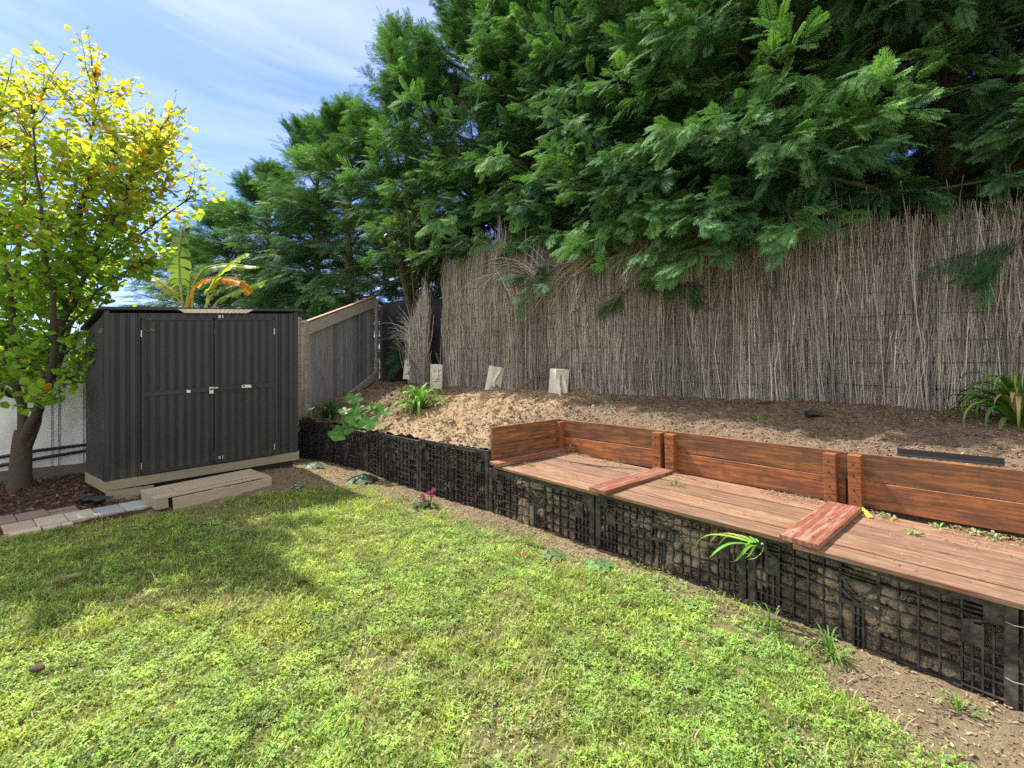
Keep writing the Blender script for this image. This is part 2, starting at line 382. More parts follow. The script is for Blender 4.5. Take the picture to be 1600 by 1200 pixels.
# ------------------------------------------------------------ black plastic crates (pallets on edge)
def crate(i, hgt, label, rot=0.0):
    p0 = np.array((*CR[i], 0.)); p1 = np.array((*CR[i+1], 0.)); d = p1-p0; ln = np.linalg.norm(d); ex = d/ln
    ey = np.array((-ex[1], ex[0], 0)); ey = ey if np.dot(ey, Nn) > 0 else -ey
    z0 = -.06 + float(gz(np.array([p0[0]]), np.array([p0[1]]))[0]) ; 
    t = thing('plastic_crate', label, 'plastic crate', tuple(p0+Z3*0), 'black plastic crates edging the raised bed')
    tilt = rot
    ex = ex*math.cos(tilt)+Z3*math.sin(tilt); ez = np.cross(ex, ey); ez = ez if ez[2] > 0 else -ez
    H = hgt-z0
    def bx(mb, u0, u1, v0, v1, w0, w1):
        mb.box(p0+Z3*z0+ex*u0*ln+ez*v0*H+ey*w0, ex, ey, ez, (u1-u0)*ln, w1-w0, (v1-v0)*H)
    dv = .052/H; du = .058/ln
    fr = MB()
    bx(fr, .006, .042, 0, 1, -.004, .05); bx(fr, .958, .994, 0, 1, -.004, .05)       # side posts
    bx(fr, .04, .96, 1-.75*dv, 1, .0, .012); bx(fr, .006, .994, 1-.75*dv, 1-.6*dv, .01, .06)
    for u0, u1 in ((.04, .10), (.90, .96)):                                            # corner gussets
        bx(fr, u0, u1, 1-1.9*dv, 1-.75*dv, .002, .012)
    fr.build('frame', M['plastic'], t, bevel=.002)
    seed = random.Random(i*7+3)
    for (u0, u1) in ((.16, .425), (.575, .84)):
        g = MB(); nc = 5 if i % 2 else 4; nr = int(round((1-.75*dv)/dv)); 
        for k in range(nc+1):
            u = u0+(u1-u0)*k/nc; bx(g, u-.003, u+.003, 0, 1-.75*dv, .003, .030)
        v = 1-.75*dv+dv
        for k in range(nr+2):
            v -= dv*(1.0 if (k < 4 or i < 4) else 1.55)
            if v < 0: break
            j = seed.uniform(-.002, .002)
            bx(g, u0, u1, v-.003/H+j, v+.003/H+j, -.002, .042)
        g.build('lattice', M['plastic'], t)
    for (u0, u1, fl) in ((.042, .16, 0), (.84, .958, 1)):                              # corner panels
        g = MB()
        for k in range(3):
            v = 1-1.1*dv-k*.42*dv; bx(g, u0, u1, v-.05*dv, v+.05*dv, .004, .034)
        m0, m1 = (u0+.05, u1+.0) if not fl else (u0, u1-.055)
        bx(g, m0, m1, 1-4.4*dv, 1-2.6*dv, .002, .010)                                  # square plate
        for k in range(5):
            u = u0+(u1-u0)*k/4; bx(g, u-.003, u+.003, 0, 1-2.4*dv, .004, .034)
        v = 1-4.4*dv
        while v > 0:
            bx(g, u0, u1, v-.003/H, v+.003/H, .0, .034); v -= 1.25*dv
        c0 = p0+Z3*z0+ey*.008
        ua, ub_ = (u0, u1) if not fl else (u1, u0)
        g.bar(c0+ex*(ub_)*ln+ez*(1-2.6*dv)*H, c0+ex*(ua+(ub_-ua)*.25)*ln+ez*(1-1.9*dv)*H, .012, .014, ey)
        g.build('corner_panel', M['plastic'], t)
    g = MB()                                                                           # centre foot
    for k in range(2):
        v = 1-1.2*dv-k*.55*dv; bx(g, .425, .575, v-.06*dv, v+.06*dv, .002, .03)
    c0 = p0+Z3*z0+ey*.006
    if i in (4, 6, 3):
        for s1, s2 in ((.43, .50), (.57, .50)):
            g.bar(c0+ex*s1*ln+ez*(1-2.1*dv)*H, c0+ex*s2*ln+ez*(1-3.9*dv)*H, .012, .014, ey)
            g.bar(c0+ex*s1*ln+ez*(1-3.4*dv)*H, c0+ex*s2*ln+ez*(1-4.4*dv)*H, .012, .012, ey)
        bx(g, .425, .575, 1-2.2*dv, 1-2.0*dv, .002, .03)
    else:
        bx(g, .425, .575, 1-2.9*dv, 1-2.3*dv, .002, .012)
        for u in (.455, .49, .525): bx(g, u-.004, u+.004, 1-4.4*dv, 1-2.9*dv, .002, .03)
    bx(g, .425, .575, 1-4.7*dv, 1-4.3*dv, .0, .03)
    bx(g, .425, .433, 0, 1-.8*dv, .002, .045); bx(g, .567, .575, 0, 1-.8*dv, .002, .045)
    for u in (.482, .5, .518): bx(g, u-.004, u+.004, 0, 1-4.6*dv, -.006, .03)
    for k in range(4): bx(g, .48, .52, .06+k*.13, .075+k*.13, -.004, .02)
    g.build('centre_foot', M['plastic'], t)
    return t
LBL = ['far end black crate half behind dark strap leaves beside the shed', 'black crate beneath the big leafed plant, next to the far end crate',
       'black crate below the overhanging pumpkin leaves and above the silvery rosette', 'black crate with a pale blade of grass, just left of the taller last crate before the bench',
       'black crate under the first short bench section, left end by the red board', 'black crate under the middle of the bench, white leaf caught in its centre',
       'near black crate with V brace and soil bulging through, under the third bench section', 'nearest black crate cut off by the edge of the photo']
HT = [.58, .545, .57, .595, .43, .445, .45, .455]
LBL[3] = 'tall black crate below sandy mound and behind purple flowers, last before the bench'
LBL[2] = 'black crate with three slim centre bars right above the silvery rosette plant'
for i in range(8): crate(i, HT[i], LBL[i], (0, .0, 0, 0, .0, .0, -.0, 0)[i])
# wire ties between crates
for i, zs in ((6, (.30,)), (7, (.37, .13))):
    for zz in zs:
        c = np.array((*CR[i], zz)) - Nn*.012; mb = MB()
        mb.tube([c-E*.045+Nn*.01, c-E*.02-Nn*.006, c+E*.02-Nn*.006+Z3*.006, c+E*.05+Nn*.012], .0022, 5)
        mb.tube([c+E*.02-Nn*.008, c+E*.035-Nn*.03-Z3*.012, c+E*.04-Nn*.04+Z3*.004], .002, 5)
        mb.build('wire_tie', M['tie'], label=('steel wire tie joining the two crates under the third bench seat' if i == 6 else ('upper' if zz > .2 else 'lower')+' steel wire tie on the nearest crate joint'), category='wire tie')

# ------------------------------------------------------------ bench
bench = thing('wooden_bench', 'long stained timber bench with three low plank backs set into the bed', 'bench', tuple(P(1.8, 3.4, .47)))
def board(a0, b0, z0, la, lb, lz, nm, mt, par, ry=0, label=None, bev=.003, skew=0, col=None, tz=0):
    ex = E*math.cos(tz)+Z3*math.sin(tz); ex = ex+Nn*skew; ex /= np.linalg.norm(ex)
    mb = MB(); c = (col,)*3 if isinstance(col, float) else (col or (random.uniform(.7, 1.1),)*3)
    if la >= lb: mb.box(P(a0, b0, z0), ex, Nn, np.cross(ex, Nn)*(1 if np.cross(ex, Nn)[2] > 0 else -1), la, lb, lz, c)
    else: mb.box(P(a0, b0, z0), Nn, ex, Z3, lb, la, lz, c)
    return mb.build(nm, mt, par, bevel=bev, label=label)
# seat planks: front plank then three wide planks; joints under the cover boards
SEC = [(.10, 1.36, 2.925), (1.36, 2.68, 2.955), (2.70, 4.7, 2.91)]
for k, (a0, a1, b0) in enumerate(SEC):
    bb = b0; wds = [.185, .24, .26, .30] if k < 2 else [.17, .25, .27, .30]
    sk = (.02, -.012, -.012)[k]
    for j, wd in enumerate(wds):
        off = random.uniform(-.01, .015)
        board(a0+(off if k else 0), bb, .445+random.uniform(0, .009)+(.004 if k == 1 else 0), a1-a0-.006-(off if k else 0), wd-.011, .026, 'seat_plank', M['seat'], bench, skew=0, col=tuple(np.array((1, random.uniform(.88, 1.05), random.uniform(.85, 1.08)))*random.uniform(.6, 1.25)))
        bb += wd
# cover boards
for (a0, wd, l0) in ((.075, .14, 1.02), (1.285, .165, .98), (2.63, .20, .93)):
    board(a0, 2.90 if a0 < 2 else 2.915, .476, wd, l0, .034, 'cover_board', M['arm'], bench, skew=-.05 if a0 > 1 else 0, col=random.uniform(.8, 1.1), bev=.004)
# back boards, three sections
for k, (a0, a1, zt0, zt1) in enumerate(((.03, 1.335, .816, .835), (1.345, 2.715, .835, .842), (2.725, 4.9, .842, .885))):
    tz = (zt1-zt0)/(a1-a0)
    board(a0, 3.975, zt0-.178, a1-a0, .028, .178, 'back_board', M['back'], bench, tz=tz, col=(random.uniform(.7, .95),)*3)
    board(a0+.004, 3.965, zt0-.362, a1-a0-.01, .028, .176, 'back_board', M['back'], bench, tz=tz, col=(1.45, 1.2, 1.0))
for (a0, wd, h) in ((.02, .085, .335), (1.235, .085, .355), (1.365, .085, .355), (2.60, .075, .365), (2.745, .075, .375)):
    mb = MB(); ez = Z3-E*.035+Nn*.02; ez /= np.linalg.norm(ez)
    mb.box(P(a0, 3.885, .474), E, Nn, ez, wd, .072, h-.01); mb.build('post', M['post'], bench, bevel=.004)
def screw(p, d):
    mb = MB(); mb.tube([p-d*.004, p+d*.0015], .0055, 8, (.5, .45, .4)); mb.build('screw', M['wire'], bench)
for a in (.06, 1.275, 1.405, 2.635, 2.78):
    for z in (.53, .60, .70, .775): screw(P(a, 3.884, z)-E*.035*(z-.47), -Nn)
for a0, wd in ((.075, .14), (1.285, .165), (2.63, .20)):
    for b in (3.0, 3.40, 3.80):
        for q in (.25, .75): screw(P(a0+wd*q, b, .511)-E*(.05*(b-2.9) if a0 > 1 else 0), Z3)
# left end panel
ez = Z3
for z0, h in ((.49, .16), (.653, .172)):
    mb = MB(); mb.box(P(.035, 2.97, z0), Nn, -E, Z3, .99, .028, h, (random.uniform(.8, 1.1),)*3); mb.build('end_board', M['back'], bench, bevel=.003, label='left end panel board of the bench')

# black tub corner seen at the step between high and low crates
mb = MB(); pth = [P(-.02, 2.93, .545), P(.02, 3.02, .55), P(.03, 3.14, .55), P(.03, 3.3, .55)]
for k in range(3):
    d = pth[k+1]-pth[k]; ln = np.linalg.norm(d); ex = d/ln; mb.box(pth[k]-Z3*.3, ex, np.cross(Z3, ex), Z3, ln, .012, .30)
mb.bar(pth[0]+Z3*.004, pth[1]+Z3*.004, .02, .012); mb.bar(pth[1]+Z3*.004, pth[2]+Z3*.004, .02, .012)
mb.build('plastic_edging', M['plastic'], label='curved black plastic rim holding sand beside the bench end', category='garden edging')

# ------------------------------------------------------------ shed
SA = np.array((-4.23, 4.93)); SB = np.array((-2.73, 6.04)); SD = np.array((-4.83, 5.37)); SC = SB + (SD-SA)*1.35
shed = thing('garden_shed', 'dark grey corrugated steel shed with padlocked double doors', 'shed', (SA[0], SA[1], .2))
sf = np.array((*(SB-SA), 0)); sW = np.linalg.norm(sf); sf /= sW; sn = np.array((sf[1], -sf[0], 0))   # outward normal
def S(u, v, w_=0):
    p = SA+(SB-SA)*u; zb = .222+.094*u; zt = 2.0+.096*u
    return np.array((p[0], p[1], zb+(zt-zb)*v)) + sn*w_
def corr(mb, pf, u0, u1, W, v0, v1, w0, amp=.014, pitch=.088):
    """ribbed sheet: pf(u,v,w); W = width in metres of u 0..1"""
    us = []; ws = []
    x = u0*W; end = u1*W; prof = [(0, 0), (.44, 0), (.5, 1), (.58, 1), (.64, 0), (.72, 0), (.78, 1), (.86, 1), (.92, 0)]
    while x < end:
        for a, b in prof:
            xx = x+a*pitch
            if xx <= end: us.append(xx/W); ws.append(b*amp)
        x += pitch
    us.append(u1); ws.append(0)
    V = []; n = len(us)
    for v in (v0, v1):
        for u, ww in zip(us, ws): V.append(pf(u, v, w0+ww))
    F = [(i, i+1, n+i+1, n+i) for i in range(n-1)]
    mb.add(V, F); return mb
UD0, UDM, UD1 = .154, .512, .856
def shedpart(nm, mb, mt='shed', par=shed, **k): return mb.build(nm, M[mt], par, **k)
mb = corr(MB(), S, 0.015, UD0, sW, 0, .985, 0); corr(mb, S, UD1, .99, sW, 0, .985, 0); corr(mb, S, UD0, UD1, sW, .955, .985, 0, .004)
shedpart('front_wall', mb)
for k, (u0, u1) in enumerate(((UD0+.004, UDM-.003), (UDM+.003, UD1-.004))):
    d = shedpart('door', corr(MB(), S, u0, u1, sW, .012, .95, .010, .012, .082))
    fr = MB()
    for (ua, ub_, va, vb) in ((u0, u0+.012, .01, .952), (u1-.012, u1, .01, .952), (u0, u1, .005, .02), (u0, u1, .94, .955)):
        q = [S(ua, va, .012), S(ub_, va, .012), S(ub_, vb, .012), S(ua, vb, .012)]; r = [p+sn*.013 for p in q]
        fr.add(q+r, [(4, 5, 6, 7), (0, 1, 5, 4), (1, 2, 6, 5), (2, 3, 7, 6), (3, 0, 4, 7)])
    fr.build('door_frame', M['shed_trim'], d)
    rl = MB(); va = .492-.0*k
    q = [S(u0+.012, va-.013, .018), S(u1-.01, va-.013, .018), S(u1-.01, va+.015, .018), S(u0+.012, va+.015, .018)]; r = [p+sn*.012 for p in q]
    rl.add(q+r, [(4, 5, 6, 7), (0, 1, 5, 4), (1, 2, 6, 5), (2, 3, 7, 6), (3, 0, 4, 7)]); rl.build('rail', M['shed_trim'], d)
    for v in (.06, .86):
        hg = MB(); uu = u0 if k == 0 else u1; hg.tube([S(uu, v-.02, .03), S(uu, v+.02, .03)], .007, 8); hg.build('hinge', M['chrome'], d)
    if k == 0:
        p = MB(); p.box(S(.372, .482, .032), sf, sn, Z3, .035, .003, .03); p.build('label_plate', M['sticker'], d)
    else:
        p = MB(); p.box(S(.662, .487, .032), sf, sn, Z3, .10, .003, .034); st = p.build('sticker', M['sticker'], d)
        p = MB(); p.box(S(.667, .492, .0355), sf, sn, Z3, .024, .001, .022); p.build('emblem', M['sticker_green'], d) if False else None
        p.build('print', M['sticker_green'], d)
# hasp, padlock, cable
mb = MB(); mb.box(S(.485, .498, .034), sf, sn, Z3, .09, .006, .018); shedpart('hasp', mb, 'chrome')
mb = MB(); c = S(.498, .475, .045); mb.cbox(c, .045, .02, .04, math.atan2(sf[1], sf[0]));
pl = shedpart('padlock', mb, 'chrome', bevel=.004)
mb = MB(); mb.tube([c+sf*(.014*math.cos(t))+Z3*(.02+.03*math.sin(t)) for t in np.linspace(0, PI, 9)], .0035, 6); mb.build('shackle', M['chrome'], pl)
mb = MB(); pts = [S(.50, .50, .04)+(S(.83, .50, .04)-S(.50, .50, .04))*t*.72 + Z3*(.028*math.sin(PI*t)) for t in np.linspace(0, 1, 14)]
pts += [S(.50, .47, .04)+(S(.83, .47, .04)-S(.50, .47, .04))*t*.76 - Z3*(.03*math.sin(PI*t)-.025) for t in np.linspace(1, .05, 14)]
mb.tube(pts, .004, 5); shedpart('security_cable', mb, 'hose')
for v in (.035, .045, .955, .965):
    mb = MB(); mb.box(S(.535, v, .03), sf, sn, Z3, .022, .004, .012); mb.box(S(.555, v, .03), sf, sn, Z3, .01, .004, .012); shedpart('bolt', mb, 'chrome')
# sides and back
def wallfn(pa, pb, za, zb_, ta, tb, nrm):
    def f(u, v, w_=0):
        p = pa+(pb-pa)*u; z0 = za+(zb_-za)*u; z1 = ta+(tb-ta)*u
        return np.array((p[0]+nrm[0]*w_, p[1]+nrm[1]*w_, z0+(z1-z0)*v))
    return f
dn = (SA-SD)/np.linalg.norm(SA-SD); nl = (-dn[1]*-1, dn[0]*-1); nl = (dn[1], -dn[0]); nl = nl if nl[0]*(-1) > 0 else (-nl[0], -nl[1])
TD = 1.80
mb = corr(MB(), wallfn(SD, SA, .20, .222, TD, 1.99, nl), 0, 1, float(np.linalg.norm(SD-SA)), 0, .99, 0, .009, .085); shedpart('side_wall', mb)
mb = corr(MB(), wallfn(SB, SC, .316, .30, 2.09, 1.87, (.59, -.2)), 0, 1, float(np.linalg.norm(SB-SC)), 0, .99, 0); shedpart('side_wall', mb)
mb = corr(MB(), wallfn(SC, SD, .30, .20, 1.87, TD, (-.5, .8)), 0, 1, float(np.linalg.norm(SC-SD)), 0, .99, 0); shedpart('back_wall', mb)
mb = MB(); mb.box(S(-.006, 0, .002), sf, sn, Z3, .045, .014, 1.775); q = S(0, 0, .002); dd = np.array((*(-dn), 0)); mb.box(q+np.array((*nl, 0))*.002, dd, np.array((*nl, 0)), Z3, .04, .014, 1.76)
shedpart('corner_flashing', mb, 'shed_trim')
mb = MB(); mb.box(S(.972, 0, .002), sf, sn, Z3, .05, .013, 1.77); shedpart('corner_flashing', mb, 'shed_trim')
mb = MB()  # roof slab, with overhang
q = [np.array((*SA, 2.005))+sn*.045-sf*.05, np.array((*SB, 2.101))+sn*.045+sf*.05, np.array((*SC, 1.885))+sf*.05, np.array((*SD, 1.815))-sf*.05]
q2 = [p+Z3*.03 for p in q]
mb.add(q+q2, [(3, 2, 1, 0), (4, 5, 6, 7), (0, 1, 5, 4), (1, 2, 6, 5), (2, 3, 7, 6), (3, 0, 4, 7)]); shedpart('roof', mb, 'shed_trim')
mb = MB()  # pale cream ribbed strip along the front roof edge
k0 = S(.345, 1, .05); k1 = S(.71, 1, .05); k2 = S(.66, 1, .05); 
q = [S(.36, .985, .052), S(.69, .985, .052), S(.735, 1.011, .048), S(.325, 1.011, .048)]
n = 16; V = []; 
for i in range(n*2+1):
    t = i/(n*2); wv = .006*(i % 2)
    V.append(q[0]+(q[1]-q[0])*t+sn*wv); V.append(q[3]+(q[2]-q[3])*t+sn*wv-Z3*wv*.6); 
mb.add(V, [(2*i, 2*i+2, 2*i+3, 2*i+1) for i in range(n*2)]); shedpart('pale_roof_strip', mb, 'roof_strip')
# timber base
mb = MB(); mb.box(S(-.004, 0, .012)-Z3*.105-sn*.055, sf+Z3*.05, sn, Z3, sW+.02, .05, .10); shedpart('base_timber', mb, 'timber', bevel=.004)
mb = MB(); o_ = np.array((*SD, .10)); mb.box(o_+np.array((*nl, 0))*-.04, np.array((*dn, 0)), np.array((*nl, 0)), Z3, float(np.linalg.norm(SA-SD))+.0, .05, .115); shedpart('base_timber', mb, 'timber', bevel=.004)
mb = MB(); mb.box(S(0, 0, .004)-Z3*.23-sn*.1, sf, sn, Z3, .40, .10, .125); shedpart('base_block', mb, 'timber', bevel=.004)
mb = MB(); mb.box(S(.12, 0, -.15)-Z3*.23, sf, sn, Z3, 1.6, .04, .20); shedpart('base_void_board', mb, 'hose')

# ------------------------------------------------------------ step in front of the shed
st0 = np.array((-3.46, 4.61, 0.0)); sx = np.array((.76, .66, .065)); sx /= np.linalg.norm(sx); sy = np.array((-.78, .62, 0)); sy /= np.linalg.norm(sy); sz = np.cross(sx, sy)
step = thing('pallet_step', 'low grey timber pallet step with loose plank on top, before shed doors', 'step', tuple(st0))
def stp(u0, u1, w0, w1, z0, z1, nm, mt='pallet_wood', c=1.): 
    mb = MB(); mb.box(st0+sx*u0+sy*w0+sz*z0, sx, sy, sz, u1-u0, w1-w0, z1-z0, (c,)*3); mb.build(nm, M[mt], step, bevel=.004)
for k in range(6): stp(0.0, 1.02, .0+.085*k, .073+.085*k, .118, .138, 'slat', c=random.uniform(.8, 1.1))
for u in (0.0, .48, .94): stp(u, u+.10, .0, .49, .02, .117, 'bearer', c=.8)
stp(.13, 1.03, -.024, -.002, -.01, .112, 'front_board', c=1.0)
stp(.20, .90, .06, .31, .139, .155, 'top_plank', c=1.0)

# ------------------------------------------------------------ paving bricks
d0 = np.array((.63, .78, 0)); d0 /= np.linalg.norm(d0); wv0 = np.array((-d0[1], d0[0], 0))
c0 = np.array((-4.275, 3.99, 0))
def brick(u, w_, lu, lw, col, label):
    p = c0+d0*u+wv0*w_; zz = float(gz(p[:1], p[1:2])[0]); mb = MB()
    rz = random.uniform(-.03, .03); ex = d0*math.cos(rz)+wv0*math.sin(rz); ey = np.cross(Z3, ex)
    mb.box((p[0], p[1], zz-.03+random.uniform(-.004, .004)), ex, ey, Z3, lu, lw, .052, col)
    mb.build('paving_brick', M['brickp'], bevel=.005, label=label, category='paving brick', group='paving bricks beside the lawn')
cream = (.52, .46, .37); pink = (.46, .36, .30); blue = (.34, .37, .41); mauve = (.24, .17, .165)
names = ['pink cream', 'sandy cream', 'pale cream', 'blue grey', 'light grey']
posn = ['at the photo edge end', 'second', 'middle', 'fourth', 'last before the step']
for k in range(0, 5):
    base = [pink, cream, (.50, .47, .40), blue, (.42, .44, .45)][max(0, k)]
    for j in range(3):
        c = tuple(x*random.uniform(.88, 1.08) for x in base)
        lab = f"{names[max(0,k)]} paving brick, {['lawn side','centre','mulch side'][j]}, in the {['first','second','third','fourth','last'][max(0,k)]} set along the path"
        brick(k*.203, .0+j*.108, .197, .102, c, lab if k >= 0 else 'cream paving brick continuing the path beyond the photo edge')
for k in range(0, 2):
    brick(k*.203+.02, -.115, .19, .105, tuple(x*1.05 for x in cream), ('pale edging brick on the lawn side, cut by the photo edge', 'pale edging brick on the lawn side, second from the photo edge')[k])
for k in range(-2, 3):
    for j in range(3):
        if k == 2 and j == 2: continue
        brick(k*.21-.10, .335+j*.108, .205, .102, tuple(x*random.uniform(.85, 1.15) for x in mauve),
              f"mauve paving brick, {['nearest','middle','furthest'][j]} from the cream row, {['beyond the photo edge','cut by the photo edge','first column','second column','last column, under the black mat'][k+2]}")

# ------------------------------------------------------------ pale metal fence at left
f0 = np.array((-8.35, 4.07, 0)); f1 = np.array((-3.25, 7.9, 0)); fd = (f1-f0); fW = np.linalg.norm(fd); fd /= fW; fnn = np.array((fd[1], -fd[0], 0))
mf = thing('metal_fence', 'pale ribbed steel fence panel behind the yellow tree', 'fence', tuple(f0))
def pf(u, v, w_=0): return f0+fd*u*fW+Z3*(.12+(1.78-.12)*v)+fnn*w_
def ribs():
    us = []; ws = []; x = 0
    while x < fW:
        for a, b in ((0, 0), (.17, 0), (.173, -.05), (.197, -.05), (.20, 0), (.235, 0), (.238, -.05), (.262, -.05), (.265, 0)): us.append(x+a); ws.append(b)
        x += .30
    n = len(us); V = [pf(u/fW, v, ww) for v in (0, 1) for u, ww in zip(us, ws)]
    return MB().add(V, [(i, i+1, n+i+1, n+i) for i in range(n-1)])
ribs().build('sheet', M['palefence'], mf)
for zz in (1.77,):
    mb = MB(); mb.box(pf(0, 0, -.03)+Z3*(zz-.12), fd, fnn, Z3, fW, .06, .04); mb.build('top_rail', M['palefence'], mf)
mb = MB(); mb.box(pf(0, 0, -.03)-Z3*.2, fd, fnn, Z3, fW, .06, .22); mb.build('plinth', M['plinth'], mf)
for k, (z0, z1) in enumerate(((.36, .30), (.26, .22))):
    mb = MB(); mb.tube([pf(.36, 0, .07)+Z3*(z0-.12-.1), pf(.48, 0, .06)+Z3*(z0-.12), pf(.66, 0, .06)+Z3*(z0-.06+.06*k)], .02, 8)
    mb.build('garden_pipe', M['hose'], label=('upper' if k == 0 else 'lower')+' black pipe running along the pale fence behind the trunk', category='pipe')

# ------------------------------------------------------------ paling fence and shade cloth
pa = np.array((-3.2, 7.3, .56)); pb = np.array((Cc[0], Cc[1], 1.05)); pd = pb-pa; pd[2] = 0; pL = np.linalg.norm(pd); pd /= pL; pn = np.array((pd[1], -pd[0], 0))
pfn = thing('paling_fence', 'weathered grey paling fence rising towards the hedge, sloping top board', 'fence', tuple(pa))
x = .0; k = 0
while x < pL-.05:
    wd = random.uniform(.13, .19); t = (x+wd/2)/pL; zt = 1.95+(2.62-1.95)*t; zb = .45+.5*t
    mb = MB(); mb.box(pa*np.array((1, 1, 0))+pd*x+Z3*zb+pn*random.uniform(-.010, .006), Z3, pd, pn, zt-zb, wd-.009, .018, (random.uniform(.5, 1.35),)*3)
    mb.build('paling', M['grey_wood' if k in (0, 4, 13) else 'dark_grey_wood'], pfn, bevel=.002); x += wd; k += 1
mb = MB(); mb.bar(pa*np.array((1, 1, 0))+Z3*1.93+pn*.035-pd*.05, pa*np.array((1, 1, 0))+pd*(pL+.03)+Z3*2.68+pn*.035, .035, .19, pn, (1.2,)*3)
mb.v = []; mb.f = []; mb.c = []; mb.l = []; mb.n = 0
q0 = pa*np.array((1, 1, 0))+Z3*1.84+pn*.02-pd*.05; q1 = pa*np.array((1, 1, 0))+pd*(pL+.03)+Z3*2.56+pn*.02; ex = (q1-q0); ln = np.linalg.norm(ex); ex /= ln
up_ = np.cross(ex, pn); up_ = up_ if up_[2] > 0 else -up_
mb.box(q0, ex, pn, up_, ln, .032, .19, (1.25,)*3); mb.build('top_board', M['grey_wood'], pfn, bevel=.003)
mb = MB(); mb.box(q0+up_*.192-pn*.03, ex, pn, up_, ln, .07, .02, (1, 1, 1)); mb.build('capping', M['post'], pfn, label='orange brown capping strip along the sloping top')
mb = MB(); mb.box(pa*np.array((1, 1, 0))+pd*(-.09)+Z3*.4+pn*.0, pd, pn, Z3, .085, .075, 1.68, (1.1,)*3); mb.build('post', M['grey_wood'], pfn, bevel=.004)
mb = MB(); mb.box(pa*np.array((1, 1, 0))+pd*(-.19)+Z3*.4-pn*.03, pd, pn, Z3, .08, .06, 1.72, (.95,)*3); mb.build('post', M['grey_wood'], pfn, bevel=.004)
mb = MB(); mb.box(Cc*np.array((1, 1, 0))+Z3*.9-pd*.05+pn*.03, pd, pn, Z3, .09, .05, 1.75, (.9,)*3); mb.build('post', M['grey_wood'], pfn, bevel=.004)
q0 = pa*np.array((1, 1, 0))+pd*1.1+Z3*.78+pn*.05; q1 = pa*np.array((1, 1, 0))+pd*(pL-.05)+Z3*1.18+pn*.05; ex = q1-q0; ln = np.linalg.norm(ex); ex /= ln; up_ = np.cross(ex, pn); up_ = up_ if up_[2] > 0 else -up_
mb = MB(); mb.box(q0-up_*.08, ex, pn, up_, ln, .03, .14, (1.1,)*3); mb.build('kick_board', M['grey_wood'], pfn, bevel=.003)
# shade cloth behind the reed fence
def cloth(s0, s1, z0, z1, off):
    X, Y, F = grid(np.linspace(s0, s1, 160), np.linspace(0, 1, 16))
    w_ = off + (fbm(X*2.2, Y*2, 12)-.5)*.10
    zt = z1 + (fbm(X*3, X*0, 3)-.5)*.10
    pts = F0[None]*np.array((1, 1, 0)) + X[:, None]*FD + w_[:, None]*FN; pts[:, 2] = z0+(zt-z0)*Y
    return MB().add(pts, F)
cl = cloth(-2.1, 9.5, .9, 2.62, .20)
cl.build('shade_cloth', M['cloth'], smooth=True, label='black shade cloth stretched behind the broken end of the reed screen', category='shade cloth')

# ------------------------------------------------------------ reed screens
def sticks(mb, p0, p1, rad, col, bend=None, seg=2):
    """batch of thin triangular sticks; p0,p1 (N,3), rad (N), col (N,3), bend (N,3)"""
    n = len(p0); ts = np.linspace(0, 1, seg+1); V = []
    d = p1-p0; side = np.cross(d, FN); side /= np.linalg.norm(side, axis=1)[:, None]+1e-9
    fr = -np.broadcast_to(FN, (n, 3))
    for t in ts:
        c = p0+d*t+(0 if bend is None else bend*(4*t*(1-t) if seg > 1 else 0))
        r = rad[:, None]*(1-.45*t)
        V += [c+side*r, c-side*r, c+fr*r*1.3]
    V = np.stack(V, 1); k = V.shape[1]; F = []
    for s in range(seg):
        a = s*3
        for (i, j) in ((0, 2), (2, 1), (1, 0)): F.append((a+i, a+j, a+3+j, a+3+i))
    F = np.array(F)[None]+(np.arange(n)*k)[:, None, None]
    mb.add(V.reshape(-1, 3), F.reshape(-1, 4), np.repeat(col, k, 0))
def reedcols(n, lo=.55, hi=1.35):
    base = np.array([(.37, .345, .32), (.50, .475, .445), (.20, .18, .165), (.64, .61, .575), (.38, .31, .25)])
    c = base[R.choice(5, n, p=(.3, .3, .18, .12, .10))]
    return c*np.array((1.06, 1.03, 1.0))*R.uniform(lo, hi, (n, 1))
def fp(s, z, w_): return F0[None]*np.array((1, 1, 0)) + s[:, None]*FD + w_[:, None]*FN + z[:, None]*Z3
def topz(s):
    t = 2.95 + (fbm(s*1.3, s*0, 8)-.5)*.35 + np.interp(s, (0, .5, 1, 1.3, 1.7, 2.0, 2.6, 3.1, 3.6, 5, 9), (.12, .20, .32, .35, .15, .20, .0, .0, .1, -.2, -.35))
    return t
